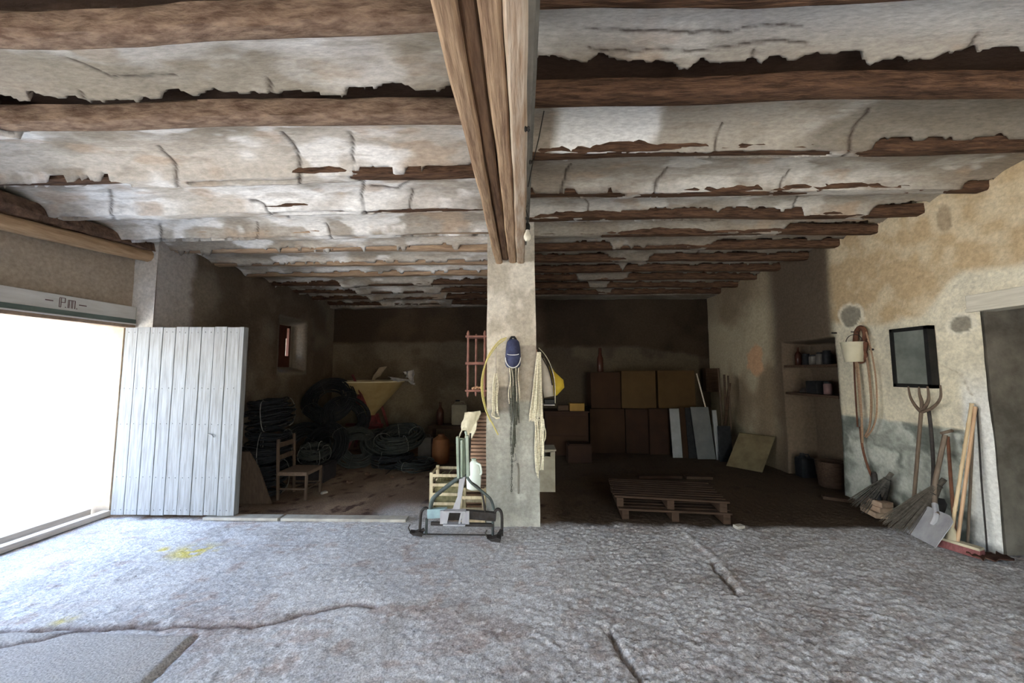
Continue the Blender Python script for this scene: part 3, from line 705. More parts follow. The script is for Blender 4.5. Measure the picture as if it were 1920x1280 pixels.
for i, (px, py, y) in enumerate(((988, 242, 1.62), (996, 304, 2.02), (988, 410, 2.7))):
    pp = A(px, py, y); MB().lathe([(0.006, -0.012), (0.013, -0.008), (0.008, 0), (0.013, 0.008), (0.006, 0.014)], pp, 10, (0, PI/2, 0)).build('insulator', M['wire'], wr, sm=True)

# ================================================================== LINTEL WITH LETTERING
M['board_white'] = mat('whitewashed_board', (0.60, 0.59, 0.56), (0.48, 0.46, 0.43), 5, (3, 0.5, 3), 0.85, 0.2)
M['stripe'] = mat('grey_green_paint', (0.16, 0.20, 0.18), (0.10, 0.13, 0.12), 12, (1, 0.3, 1))
M['letter'] = mat('dark_red_paint', (0.10, 0.055, 0.05), (0.16, 0.10, 0.09), 40, bump=0)
M['brownpl'] = mat('brown_edge', (0.30, 0.22, 0.16), (0.2, 0.14, 0.1), 10)
xf = -4.385
lt = thing('doorway_lintel', (-4.42, 2.7, 2.05), 'whitewashed lintel board over the big left doorway, lettered P. m.', 'lintel')
MB().box((-4.42, 2.52, 2.20), (0.07, 3.16, 0.145), None, 0.004).build('board', M['board_white'], lt)
MB().box((-4.415, 2.52, 2.105), (0.075, 3.16, 0.05), None, 0.004).build('painted_stripe', M['stripe'], lt)
MB().box((-4.40, 2.52, 2.074), (0.09, 3.16, 0.012), None, 0.002).build('bead', M['board_white'], lt)
MB().box((-4.43, 2.52, 2.05), (0.10, 3.16, 0.035), None, 0.004).build('underside_batten', M['brownpl'], lt)
# lettering strokes on the board (y to the right of the reader, z up)
mb = MB()
def st(y0, z0, y1, z1, wd=0.008): mb.bar((xf, y0, z0), (xf, y1, z1), 0.004, wd, up=(0, (z1-z0), -(y1-y0)) if False else (0, 0, 1)) if abs(y1-y0) >= abs(z1-z0) else mb.box((xf, (y0+y1)/2, (z0+z1)/2), (0.004, wd, abs(z1-z0)))
yP = W(111, 570, -4.385).y
zt, zb_ = 2.245, 2.155
for dy in (0.0, 0.013): st(yP+dy, zb_, yP+dy, zt, 0.005)
st(yP, zb_, yP+0.013, zb_, .005)
st(yP, zt, yP+0.046, zt, .006); st(yP+0.044, zt-.042, yP+0.044, zt, .006); st(yP+0.010, zt-0.042, yP+0.047, zt-0.042, .006)
st(yP+0.046, zb_+0.004, yP+0.054, zb_+0.004, .008)
ym = W(127.5, 572, -4.385).y
for dy in (0, .010, .027, .037): st(ym+dy, zb_, ym+dy, zt-0.012, .005)
for dy in (.055,): st(ym+dy, zb_, ym+dy, zt-0.012, .007)
st(ym, zt-0.012, ym+.056, zt-0.012, .006); st(ym+.068, zb_+.004, ym+.076, zb_+.004, .008)
y1_ = W(84, 568, -4.385).y; y2_ = W(99, 569, -4.385).y; st(y1_, 2.205, y2_, 2.205, .010)
y1_ = W(148, 574, -4.385).y; y2_ = W(162, 577, -4.385).y; st(y1_, 2.20, y2_, 2.20, .010)
mb.build('lettering', M['letter'], lt)
# threshold timbers
M['paleboard'] = mat('pale_threshold_wood', (0.55, 0.50, 0.44), (0.42, 0.37, 0.32), 6, (6, 0.6, 6), 0.8, 0.3)
MB().bar((-4.46, 0.7, 0.03), (-4.46, 4.03, 0.03), 0.085, 0.055, 0.008).build('threshold_board', M['paleboard']); props(bpy.data.objects['threshold_board'], 'long pale wooden bar along the sill of the left doorway, inner of two', 'sill bar', None)
o = MB().bar((-4.64, 0.7, 0.045), (-4.64, 4.0, 0.045), 0.085, 0.075, 0.01).build('threshold_board', M['paleboard']); props(o, 'long pale wooden bar along the sill of the left doorway, outer of two', 'sill bar')
# kerb at the edge of the earth floor
M['kerb'] = mat('pale_concrete', (0.42, 0.40, 0.36), (0.30, 0.28, 0.25), 9)
for i, (a, b, l) in enumerate(((-3.35, -2.55, 'short flat concrete kerb length in the floor near the plank door'), (-2.52, -1.2, 'flat concrete kerb length in the floor between plank door and metal frame'))):
    o = MB().box(((a+b)/2, 4.02, 0.002), (b-a, 0.11, 0.03), None, 0.006).build('floor_kerb', M['kerb']); props(o, l, 'kerb')

# ================================================================== PLANK DOOR LEAF
M['doorwood'] = mat('weathered_pale_planks', (0.32, 0.335, 0.355), (0.17, 0.17, 0.168), 7, (7, 7, 0.45), 0.75, 0.5, 0.004, lo=0.3, hi=0.75)
M['doortop'] = M['doorwood']
dx0, dx1, dyy = -4.37, -3.055, 4.0
dleaf = bpy.data.objects.new('door_1', None); C.objects.link(dleaf); dleaf.location = (dx0, dyy, 0.02); props(dleaf, kind='structure')
edges = [dx0+(dx1-0.02-dx0)*i/9 for i in range(10)]
mb = MB()
for i in range(9):
    a, b = edges[i], edges[i+1]
    mb.box(((a+b)/2, dyy+rng.uniform(-.002, .002), 1.03+rng.uniform(-.004, .004)), (b-a-0.007, 0.03, 2.0), (0, rng.uniform(-.0012, .0012), 0), 0.005)
mb.build('planks', M['doorwood'], dleaf)
mb = MB()
for z in (0.25, 1.05, 1.80): mb.box(((dx0+dx1)/2, dyy+0.035, z), (dx1-dx0-0.05, 0.035, 0.12), None, 0.004)
mb.build('ledges', M['doorwood'], dleaf)
mb = MB(); mb.box((dx1-0.005, dyy+0.02, 1.03), (0.05, 0.07, 2.0), None, 0.004); mb.build('edge_post', M['doorwood'], dleaf)
M['nail'] = mat('iron_nail', (0.25, 0.25, 0.26), (0.12, 0.12, 0.13), 60, rough=0.5, metal=0.6)
mb = MB()
for z in (0.08, 0.42, 0.98, 1.36, 1.97):
    for i in range(9):
        for f in (0.25, 0.75):
            x = edges[i]+(edges[i+1]-edges[i])*f+rng.uniform(-.006, .006); mb.lathe([(0.0065, 0), (0.005, 0.004), (0.0005, 0.006)], (x, dyy-0.014, z+rng.uniform(-.006, .006)), 7, (PI/2, 0, 0))
mb.build('nails', M['nail'], dleaf)
pl = A(396, 815, dyy-0.02)
mb = MB(); mb.tube([pl+Vector((-.03, 0, .008)), pl+Vector((0, -.014, .006)), pl+Vector((.022, -.012, 0)), pl+Vector((.03, -.006, -.025))], 0.006, 6); mb.build('latch', M['nail'], dleaf, sm=True)

# ---- window shutter in the left wall
M['redwood'] = mat('red_brown_wood', (0.11, 0.04, 0.028), (0.06, 0.025, 0.018), 8, (5, 5, 0.7), 0.7)
wn = bpy.data.objects.new('window_1', None); C.objects.link(wn); wn.location = (-4.46, 6.74, 1.62); props(wn, kind='structure')
mb = MB(); xw = -4.47
for y in (WY0+.02, WY1-.02): mb.box((xw, y, 2.01), (0.05, 0.04, 0.80))
for z in (WZ0+.02, WZ1-.02): mb.box((xw, 6.74, z), (0.05, 0.60, 0.04))
mb.build('window_frame', M['redwood'], wn)
mb = MB(); mb.box((xw+.01, 6.76, 2.03), (0.03, 0.30, 0.70), None, .003); mb.box((xw+.012, 6.70, 2.27), (0.03, 0.46, 0.22), None, .003); mb.build('shutter', M['redwood'], wn)
mb = MB(); mb.box((xw+.02, 6.80, 1.73), (0.03, 0.38, 0.20), None, .003); mb.build('lower_board', M['redwood'], wn)
mb = MB()
for y in (6.52, 6.57): mb.tube([(xw, y, 1.63), (xw, y, 2.39)], 0.009, 6)
for z in (1.70, 1.76, 1.82): mb.tube([(xw, 6.46, z), (xw, 6.62, z)], 0.007, 6)
mb.build('bars', M['wire'], wn)

# ================================================================== PROP HELPERS
def coil(loc, R, rs, nl, axis=(0, 0, 1), label='', group='black irrigation hose coils', hz=None, rh=0.011, seed=0, m='black', ties=3, tm='tie'):
    """bundle of hose loops around axis; hz = half thickness along the axis"""
    rr = random.Random(seed); hz = hz or rs
    root = thing('hose_coil', loc, label, 'hose coil', group)
    q = Vector((0, 0, 1)).rotation_difference(Vector(axis).normalized())
    mb = MB()
    for i in range(nl):
        a = rr.uniform(0, 2*PI); k = math.sqrt(rr.random()) if i % 3 else 1
        dr, dz = math.cos(a)*rs*k, math.sin(a)*hz*k; tx, ty = rr.uniform(-.10, .10), rr.uniform(-.10, .10); ph = rr.uniform(0, 6)
        pts = []
        for s_ in range(30):
            t = 2*PI*s_/30; r = R+dr+0.010*math.sin(3*t+ph)
            pts.append(Vector(loc)+q @ Vector((r*math.cos(t), r*math.sin(t), dz+r*(tx*math.cos(t)+ty*math.sin(t))*0.5+0.008*math.sin(5*t+ph))))
        mb.tube(pts, rh, 5, closed=True)
    mb.build('hose', M[m], root, sm=True)
    for i in range(ties):
        t = 2*PI*(i+0.35)/ties + rr.uniform(-.3, .3); mb = MB(); pts = []
        for s_ in range(12):
            a = 2*PI*s_/12; r = R+math.cos(a)*(rs+rh*1.5); z = math.sin(a)*(hz+rh*1.5)
            pts.append(Vector(loc)+q @ Vector((r*math.cos(t), r*math.sin(t), z)))
        mb.tube(pts, 0.0045, 5, closed=True); mb.build('tie', M[tm], root, sm=True)
    return root
M['tie'] = mat('pale_twine', (0.16, 0.16, 0.15), (0.09, 0.09, 0.085), 30)
M['tie_dark'] = mat('dark_twine', (0.09, 0.09, 0.085), (0.05, 0.05, 0.05), 30)
M['black2'] = mat('dusty_black_hose', (0.035, 0.038, 0.036), (0.018, 0.02, 0.02), 9, rough=0.6)
# stack behind the door leaf
cx_ = -3.22
coil((cx_, 4.72, 0.22), .19, .06, 30, label='black hose coil at the bottom of the stack behind the plank door', hz=.19, seed=1)
coil((cx_+.0, 4.74, 0.62), .21, .06, 30, label='black hose coil in the middle of the stack behind the plank door', hz=.17, seed=2, axis=(.06, 0, 1))
coil((cx_+.0, 4.76, 1.00), .215, .065, 30, label='black hose coil topmost of the stack behind the plank door', hz=.17, seed=3, axis=(-.08, -.05, 1))
# big heap
coil((-3.42, 6.62, 1.04), .33, .12, 34, axis=(.15, -.75, .65), label='large black hose coil crowning the heap under the small window', seed=4, ties=4, tm='tie_dark')
coil((-3.05, 6.50, .74), .30, .10, 34, axis=(.5, -.6, .45), label='black hose coil leaning right below the heap crown, under the yellow hopper', seed=5, ties=3, tm='tie_dark')
coil((-3.55, 6.15, .30), .30, .11, 30, axis=(.1, -.9, .3), label='black hose coil upright on the floor at the left of the heap', seed=6, hz=.09, tm='tie_dark')
coil((-3.15, 6.05, .34), .28, .10, 30, axis=(-.2, -.8, .35), label='black hose coil upright at the front of the heap', seed=7, tm='tie_dark')
coil((-2.72, 6.2, .30), .25, .10, 28, axis=(.35, -.7, .5), label='greyish hose coil at the right front of the heap', seed=8, m='black2', tm='tie_dark')
coil((-2.35, 6.4, .30), .27, .10, 26, axis=(.3, -.5, .8), label='greyish hose coil between the heap and the tied bundle', seed=9, m='black2')
coil((-2.02, 6.25, .45), .28, .12, 34, axis=(0, -.25, .95), label='tied bundle of green-black hose below the yellow hopper', hz=.11, seed=10, m='black2', ties=4)
coil((-1.66, 5.95, .09), .26, .06, 12, axis=(0, .05, 1), label='loose thin hose coil flat on the floor right of the tied bundle', seed=11, hz=.06, m='black2', ties=2)
coil((-2.1, 6.15, .11), .28, .08, 16, axis=(0, .05, 1), label='black hose coil flat on the floor underneath the tied bundle', seed=13, hz=.08, ties=2, tm='tie_dark')
coil((-2.95, 5.35, .385), .15, .05, 20, axis=(.1, -.2, 1), label='small pale-tied hose coil behind the low chair', seed=12, hz=.10, m='black2', ties=5)
M['crate_dark'] = mat('dark_crate_plastic', (0.03, 0.026, 0.028), (0.02, 0.018, 0.02), 12)
o = MB().box((-2.95, 5.4, 0.12), (.42, .36, .235), None, .01).box((-2.95, 5.4, .242), (.36, .3, .01)).build('storage_box', M['crate_dark']); props(o, 'dark low box on the floor behind the low chair', 'box')

# seed / fertiliser hopper
M['hopper'] = mat('yellowed_plastic', (0.36, 0.27, 0.135), (0.28, 0.20, 0.09), 4, rough=0.55, bump=0.05)
M['hopper_rim'] = mat('cream_rim', (0.62, 0.54, 0.36), (0.5, 0.43, 0.28), 6)
M['redpaint'] = mat('dull_red_paint', (0.16, 0.035, 0.04), (0.07, 0.02, 0.02), 10, rough=0.6)
hx, hy = A(697, 715, 7.35).x, 7.35
hp = thing('fertiliser_spreader', (hx, hy, 0), 'cream conical fertiliser hopper on a dull red frame against the back wall', 'spreader')
MB().lathe([(0.07, .68), (0.11, .74), (0.60, 1.30), (0.625, 1.34), (0.60, 1.345), (0.58, 1.30), (0.10, .78), (0.06, .70)], (hx, hy, 0), 32).build('hopper', M['hopper'], hp, sm=True)
MB().tube([(hx+.62*math.cos(t*PI/16), hy+.62*math.sin(t*PI/16), 1.345) for t in range(32)], 0.014, 8, closed=True).build('rim', M['hopper_rim'], hp, sm=True)
mb = MB(); mb.lathe([(0.05, .5), (.13, .52), (.13, .66), (.08, .69)], (hx, hy, 0), 16); mb.build('gearbox', M['redpaint'], hp, sm=True)
mb = MB(); mb.lathe([(.20, .44), (.24, .46), (.24, .47), (.02, .50)], (hx, hy, 0), 18); mb.build('spinner', M['redpaint'], hp, sm=True)
mb = MB()
for sx in (-1, 1):
    mb.bar((hx+sx*.40, hy-.12, 0.02), (hx+sx*.14, hy-.05, .72), .045, .045); mb.bar((hx+sx*.40, hy+.25, .02), (hx+sx*.16, hy+.1, .9), .045, .045)
mb.bar((hx-.42, hy-.14, .52), (hx+.30, hy-.14, .52), .05, .05)
mb.build('frame', M['redpaint'], hp)
mb = MB(); mb.box((hx-.08, hy-.40, 1.02), (.16, .06, .20), (.5, .1, 0), .01); mb.bar((hx-.10, hy-.64, 1.48), (hx+.06, hy-.28, .80), .03, .03); mb.build('lever_arm', M['redpaint'], hp)
# plastic sheeting on the hopper
M['plastic'] = mat('white_plastic_film', (0.62, 0.60, 0.60), (0.42, 0.40, 0.42), 9, rough=0.4)
def cloth(name, pa, pb, drop, m, label, cat, n=9, k=8, amp=.03, seed=1, th=.004, depth=.06, parent=None):
    rr = random.Random(seed); rows = []
    for i in range(n):
        t = i/(n-1); c = Vector(pa).lerp(Vector(pb), t); row = []
        for j in range(k):
            s_ = j/(k-1); row.append(c+Vector((rr.uniform(-amp, amp), rr.uniform(-amp, amp)+depth*math.sin(t*9+s_*3), 0))+Vector(drop)*s_*(0.8+0.3*math.sin(t*7+seed)))
        rows.append(row)
    mb = MB().sheet(rows, th); o = mb.build(name, m, parent, sm=True, ang=60)
    return props(o, label, cat) if parent is None else o
a_ = A(735, 700, 6.95); b_ = A(783, 716, 6.95)
cloth('plastic_sheet', (hx+.44, 7.05, 1.44), (hx+.90, 7.12, 1.37), (0.03, .12, -.09), M['plastic'], 'crumpled white plastic sheet lying over the right rim of the hopper', 'plastic sheet', amp=.03)
cloth('plastic_bag', (hx+.62, 7.42, 1.53), (hx+.80, 7.46, 1.57), (0.05, .02, -.20), M['plastic'], 'small grey plastic bag standing out behind the white sheet', 'plastic bag', n=6, k=6, amp=.025, seed=4)
cloth('cardboard_flap', (hx+.12, 7.4, 1.62), (hx+.27, 7.42, 1.64), (-.20, .0, -.30), mat('dull_brown_card', (0.30, 0.24, 0.17), None, 6), 'brown card flap sticking up out of the hopper', 'card', n=4, k=4, amp=.004, seed=5, depth=.01)

# jug, jar, bench at left rear
def jerry(x, y, z, w_, d_, h, m, label, cat='jerrycan', name='jerrycan', capm=None):
    r = thing(name, (x, y, z), label, cat)
    mb = MB(); mb.box((x, y, z+h*.42), (w_, d_, h*.84), None, min(w_, d_)*.22); 
    mb.lathe([(w_*.30, h*.80), (w_*.17, h*.92), (w_*.13, h*.93), (w_*.13, h*.96)], (x-w_*.16, y, z), 14); mb.build('body', m, r, sm=True)
    MB().lathe([(w_*.15, h*.95), (w_*.15, h*1.0), (w_*.13, h*1.01)], (x-w_*.16, y, z), 12).build('cap', capm or M['black'], r, sm=True)
    MB().tube([(x-w_*.05, y, z+h*.84), (x+w_*.02, y, z+h*.95), (x+w_*.25, y, z+h*.95), (x+w_*.38, y, z+h*.80)], w_*.055, 7).build('handle', m, r, sm=True)
    return r
M['dimcream'] = mat('dim_cream_plastic', (0.26, 0.23, 0.16), (0.2, 0.17, 0.12), 6, rough=.5)
M['orange'] = mat('terracotta_plastic', (0.20, 0.085, 0.035), (0.15, 0.06, 0.03), 6, rough=.6)
M['darkwood'] = mat('dark_wood', (0.07, 0.045, 0.032), (0.035, 0.022, 0.016), 8, (.7, 6, 6))
bn = thing('low_bench', (-1.30, 7.2, 0), 'dark low bench at the back wall carrying the cream jerrycan', 'bench')
MB().box((-1.30, 7.2, .50), (.92, .34, .06), None, .006).build('seat', M['darkwood'], bn)
for sx in (-1, 1):
    for sy in (-1, 1): MB().box((-1.30+sx*.40, 7.2+sy*.12, .235), (.06, .06, .47)).build('leg', M['darkwood'], bn)
jerry(-1.18, 7.2, .53, .30, .22, .46, M['dimcream'], 'dim cream jerrycan on the dark bench at the back wall', name='jerrycan')
M['brownglass'] = mat('dark_brown_glass', (0.045, 0.018, 0.012), (0.03, 0.012, 0.01), 5, rough=.25)
def bottle(x, y, z, r, h, m, label, neck=.35, name='bottle', cat='bottle', group=None):
    mb = MB().lathe([(r*.92, 0), (r, h*.03), (r, h*.55), (r*.8, h*.66), (r*neck, h*.78), (r*neck, h*.96), (r*neck*1.15, h*.965), (r*neck*1.15, h)], (x, y, z), 14)
    return props(mb.build(name, m, sm=True), label, cat, group)
bottle(-1.56, 7.2, .53, .07, .42, M['brownglass'], 'dark red-brown bottle on the bench, left of the jerrycan')
o = MB().lathe([(.12, 0), (.145, .03), (.15, .30), (.135, .40), (.06, .45), (.055, .48)], (-1.37, 6.42, 0), 18).build('plastic_drum', M['orange'], sm=True); props(o, 'terracotta coloured drum on the floor before the dark bench', 'drum')
o = jerry(-1.68, 6.62, 0, .24, .2, .46, mat('dim_grey_plastic', (0.13, 0.115, 0.10), None, 5), 'dim grey canister on the floor left of the terracotta drum', 'canister', 'canister')

# low chair
M['chairwood'] = mat('dark_chair_wood', (0.085, 0.06, 0.045), (0.055, 0.038, 0.028), 8, (5, 5, .7))
M['rush'] = mat('woven_rush', (0.14, 0.10, 0.075), (0.09, 0.065, 0.05), 30, (1, 5, 1))
chx, chy = -2.80, 4.72
ch = thing('low_chair', (chx, chy, 0), 'small low wooden chair with rush seat beside the hose stack', 'chair')
MB().box((chx+.03, chy, .31), (.36, .36, .045), None, .012).build('seat', M['rush'], ch)
for (sx, sy, h) in ((-1, -1, .72), (-1, 1, .74), (1, -1, .30), (1, 1, .30)):
    MB().tube([(chx+.03+sx*.17, chy+sy*.16, 0.0), (chx+.03+sx*.17-(.03 if h > .5 else 0), chy+sy*.16, h)], .019, 8).build('leg', M['chairwood'], ch, sm=True)
for z in (.50, .64): MB().box((chx-.155-.02*(z > .6), chy, z), (.016, .32, .06), None, .004).build('back_slat', M['chairwood'], ch)
for (a, b) in (((-1, -1), (1, -1)), ((1, -1), (1, 1)), ((1, 1), (-1, 1))):
    MB().tube([(chx+.03+a[0]*.17, chy+a[1]*.16, .13), (chx+.03+b[0]*.17, chy+b[1]*.16, .13)], .011, 6).build('rung', M['chairwood'], ch, sm=True)
# leaning board behind the door leaf
mb = MB(); z0 = F(447, 952)
mb.prism([(-3.16, 4.42, .0), (-2.93, 4.42, .0), (-3.05, 4.35, .42), (-3.14, 4.30, .62), (-3.30, 4.30, .62), (-3.30, 4.42, 0)], None, (0, .02, .004))
o = mb.build('wooden_board', M['chairwood']); props(o, 'brown board leaning behind the free edge of the plank door', 'board')
# floor debris on the left
for i, (px, py) in enumerate(((608, 925), (715, 878), (735, 895), (690, 890), (770, 885), (655, 905))):
    f_ = F(px, py); r = rng.uniform(.02, .035); mb = MB(); mb.box((f_.x, f_.y, r*.45), (r*2.2, r*1.6, r*.9), (0, 0, rng.uniform(0, 3)), r*.25, r*.2)
    o = mb.build('stone', M['kerb'] if i == 0 else M['crumble'])
    props(o, ['pale flat stone on the earth floor before the low chair', 'dark clod of earth in front of the tied hose bundle', 'dark clod of earth nearest the wooden crate side of the left floor', 'dark clod of earth midway on the left earth floor', 'dark clod of earth on the floor near the flat thin coil', 'dark clod of earth right of the pale flat stone'][i], 'stone')
o = MB().tube([F(722, 892)+Vector((0, 0, .012)), F(748, 868)+Vector((0, 0, .012))], .010, 6).build('stick', M['darkwood'], sm=True); props(o, 'short dark stick on the floor in front of the tied hose bundle', 'stick')

# ================================================================== AROUND THE PILLAR
# hanging spindle shelf
M['shelfred'] = mat('red_brown_turned_wood', (0.26, 0.125, 0.10), (0.17, 0.085, 0.07), 10, rough=.6)
sy_ = 4.12; s0 = A(878, 680, sy_); xs0 = s0.x+.0; xs1 = -0.375; 
zt_ = A(878, 620, sy_).z; zs = [A(878, 631, sy_).z, A(878, 681, sy_).z, A(878, 732, sy_).z]
sh = thing('wall_shelf', ((xs0+xs1)/2, sy_, zs[2]), 'small red-brown shelf with turned spindles hanging at the pillar left side', 'shelf')
for z in zs: MB().box(((xs0+xs1)/2-.005, sy_+.06, z), (xs1-xs0+.05, .19, .022 if z != zs[1] else .03), None, .005).build('shelf_board', M['shelfred'], sh)
def spindle(x, y, z0, z1):
    L = z1-z0; pr = []
    for i in range(25):
        t = i/24; r = .010+.004*abs(math.sin(t*PI*6)); 
        if t > .97 or t < .03: r = .006
        if .93 < t < .97: r = .017
        pr.append((r, z0+L*t))
    return MB().lathe(pr, (x, y, 0), 10)
for (x, y, a) in ((xs0, sy_-.02, 0), (xs1-.03, sy_-.02, 0), (xs0+.07, sy_+.14, -.02), (xs1-.04, sy_+.14, -.02)):
    spindle(x, y, zs[2]-.07, zt_+a).build('spindle', M['shelfred'], sh, sm=True)
M['straw'] = mat('pale_pinkish_scraps', (0.55, 0.36, 0.24), (0.4, 0.24, 0.15), 20)
mb = MB()
for i in range(9): mb.box((xs0+.09+rng.uniform(-.03, .10), sy_+.05+rng.uniform(-.03, .05), zs[2]+.02+rng.uniform(0, .018)), (.05, .03, .02), (rng.uniform(-.4, .4), rng.uniform(-.4, .4), rng.uniform(0, 3)), .004)
o = mb.build('rag', M['straw']); props(o, 'crumpled pinkish scrap on the lowest board of the spindle shelf', 'rag')
# bracket fixing to the pillar is the right hand edge
# yellow rope loop
M['yrope'] = mat('yellow_rope', (0.62, 0.55, 0.22), (0.48, 0.42, 0.16), 60, (1, 1, 4))
py_ = PLY-.02
def pxs(pts, y): return [A(a, b, y) for a, b in pts]
def smoothpts(pts, n=6):
    out = []; pts = [Vector(p) for p in pts]
    P_ = [pts[0]]+list(pts)+[pts[-1]]
    for i in range(1, len(P_)-2):
        for j in range(n):
            t = j/n; a, b, c, d = P_[i-1], P_[i], P_[i+1], P_[i+2]
            out.append(0.5*((2*b)+(-a+c)*t+(2*a-5*b+4*c-d)*t*t+(-a+3*b-3*c+d)*t**3))
    out.append(pts[-1]); return out
mb = MB(); 
mb.tube(smoothpts(pxs([(950, 633), (935, 640), (915, 668), (906, 705), (906, 740), (914, 775), (925, 797), (934, 815)], py_)), .007, 7)
mb.tube(smoothpts(pxs([(948, 636), (930, 650), (911, 680), (903, 712), (904, 742), (911, 770), (920, 790)], py_-.012)), .006, 7)
o = mb.build('rope', M['yrope'], sm=True); props(o, 'yellow rope hung in a loop on the left edge of the pillar', 'rope')
# bundle of pale cords, left
M['cord'] = mat('cream_cord', (0.78, 0.74, 0.60), (0.45, 0.41, 0.30), 40, (1, 1, 3))
def strands(tops, bots, n, y, r, seed, spread=.02, mids=None):
    rr = random.Random(seed); mb = MB()
    for i in range(n):
        t = rr.random(); a = A(tops[0][0]+(tops[1][0]-tops[0][0])*t, tops[0][1], y); t2 = min(1, max(0, t+rr.uniform(-.25, .25)))
        b = A(bots[0][0]+(bots[1][0]-bots[0][0])*t2, bots[0][1]+rr.uniform(-1, 1)*bots[2], y)
        m1 = a.lerp(b, .35)+Vector((rr.uniform(-spread, spread), rr.uniform(-.03, .004), 0)); m2 = a.lerp(b, .7)+Vector((rr.uniform(-spread, spread), rr.uniform(-.03, .004), 0))
        mb.tube(smoothpts([a, m1, m2, b], 4), r*rr.uniform(.7, 1.2), 5)
    return mb
y0 = PLY-.022
cb = thing('cord_bundle', A(930, 780, y0), 'bundle of cream cords and a stick hanging left on the pillar front', 'cord bundle')
strands(((927, 700), (932, 700)), ((921, 772), (934, 772), 8), 12, y0, .006, 3, .012).build('cords', M['cord'], cb, sm=True)
MB().tube(pxs([(930, 650), (929, 715)], y0), .007, 7).build('stick', M['paleboard'], cb, sm=True)
MB().tube(pxs([(922, 778), (931, 784), (937, 783)], y0), .010, 7).build('knot', M['cord'], cb, sm=True)
# middle: navy cap with dark cords
M['navy'] = mat('navy_cloth', (0.055, 0.065, 0.13), (0.03, 0.034, 0.07), 15, rough=.8)
M['wtrim'] = mat('white_trim', (0.68, 0.68, 0.70), (0.5, 0.5, 0.52), 20)
cp = A(962, 662, PLY-.02); cap_ = thing('cap', (cp.x, PLY-.02, cp.z-.14), 'navy blue cap with white piping hanging on the pillar front', 'cap')
mb = MB(); hw_, hh = .075, .155
prof = [(0, .150), (.035, .146), (.060, .12), (.072, .06), (.077, -.02), (.078, -.09), (.074, -.125), (.06, -.145), (0, -.155)]
rows = []
for (r, z) in prof:
    rows.append([Vector((cp.x+r*math.cos(t*PI/10)*1.0, PLY-.012-.055*math.sin(t*PI/10)*(r/.077)**.5, cp.z+z)) for t in range(11)])
mb.sheet(rows, .004); mb.build('crown', M['navy'], cap_, sm=True, ang=60)
MB().tube([Vector((cp.x+.078*math.cos(t*PI/12), PLY-.045-.02*abs(math.sin(t*PI/12)), cp.z-.045-.105*math.sin(t*PI/12))) for t in range(13)], .0055, 6).build('piping', M['wtrim'], cap_, sm=True)
MB().tube([Vector((cp.x+.06*math.cos(t*PI/8), PLY-.068, cp.z-.01-.01*math.sin(t*PI/8))) for t in range(9)], .004, 6).build('band', M['wtrim'], cap_, sm=True)
MB().tube([Vector((cp.x-.03, PLY-.03, cp.z+.14)), Vector((cp.x-.012, PLY-.04, cp.z+.166)), Vector((cp.x+.012, PLY-.04, cp.z+.166)), Vector((cp.x+.03, PLY-.03, cp.z+.14))], .012, 8).build('top_knot', M['black'], cap_, sm=True)
M['greycord'] = mat('grey_green_cord', (0.11, 0.115, 0.095), (0.05, 0.05, 0.042), 30, (1, 1, 3))
hs = thing('hanging_straps', A(965, 780, y0), 'dark plaited straps and chain hanging below the navy cap on the pillar', 'straps')
strands(((956, 688), (975, 688)), ((957, 785), (975, 785), 12), 16, y0-.01, .007, 7, .01).build('straps', M['greycord'], hs, sm=True)
strands(((955, 690), (974, 690)), ((955, 760), (976, 760), 18), 5, y0-.03, .004, 8, .01).build('pale_cords', M['cord'], hs, sm=True)
strands(((962, 770), (968, 770)), ((962, 850), (970, 850), 20), 5, y0, .006, 9, .008).build('tail', M['greycord'], hs, sm=True)
def chain(pts, r, mname, parent, step=.022):
    mb = MB(); P_ = smoothpts(pts, 10); L = 0; last = P_[0]; k = 0
    for p_ in P_[1:]:
        if (p_-last).length >= step:
            d = (p_-last).normalized(); c = (p_+last)/2; s_ = Vector((1, 0, 0)) if k % 2 else Vector((0, 1, 0)); s_ = (s_-d*s_.dot(d)).normalized()
            mb.tube([c+d*math.cos(t*PI/4)*step*.62+s_*math.sin(t*PI/4)*step*.3 for t in range(8)], r, 4, closed=True); last = p_; k += 1
    return mb.build('chain', mname, parent, sm=True)
chain(pxs([(959, 785), (958, 830), (960, 870), (959, 925)], y0-.005), .003, M['greycord'], hs)
MB().tube(pxs([(966, 850), (968, 862), (961, 866)], y0), .004, 6).build('hook', M['nail'], hs, sm=True)
# plaster ridge (conduit) on lower pillar front
o = MB().tube(pxs([(970, 868), (972, 878), (972, 925)], PLY-.004), .009, 6).build('conduit', M['greyplaster'], sm=True); props(o, 'thin grey pipe on the lower pillar front beside the chain', 'pipe')
# right side: straw rope sheaf on the pillar right edge
rs = thing('rope_sheaf', A(1005, 760, y0), 'long cream rope and net sheaf hanging on the right edge of the pillar', 'rope sheaf')
strands(((1006, 655), (1012, 655)), ((993, 1018)[0:1]+(790,), (1016, 790), 6), 1, y0, .004, 1).bm.free() if False else None
strands(((1007, 660), (1014, 660)), ((992, 785), (1018, 785), 5), 40, y0-.01, .0055, 21, .006).build('upper_sheaf', M['cord'], rs, sm=True)
strands(((1001, 785), (1020, 785)), ((1003, 860), (1018, 860), 22), 18, y0-.02, .0065, 22, .012).build('tail', M['cord'], rs, sm=True)
strands(((1004, 850), (1010, 850)), ((1005, 890), (1009, 890), 8), 5, y0-.02, .006, 23, .006).build('lower_tail', M['cord'], rs, sm=True)
M['tan'] = mat('tan_leather', (0.30, 0.17, 0.12), (0.18, 0.10, 0.07), 12)
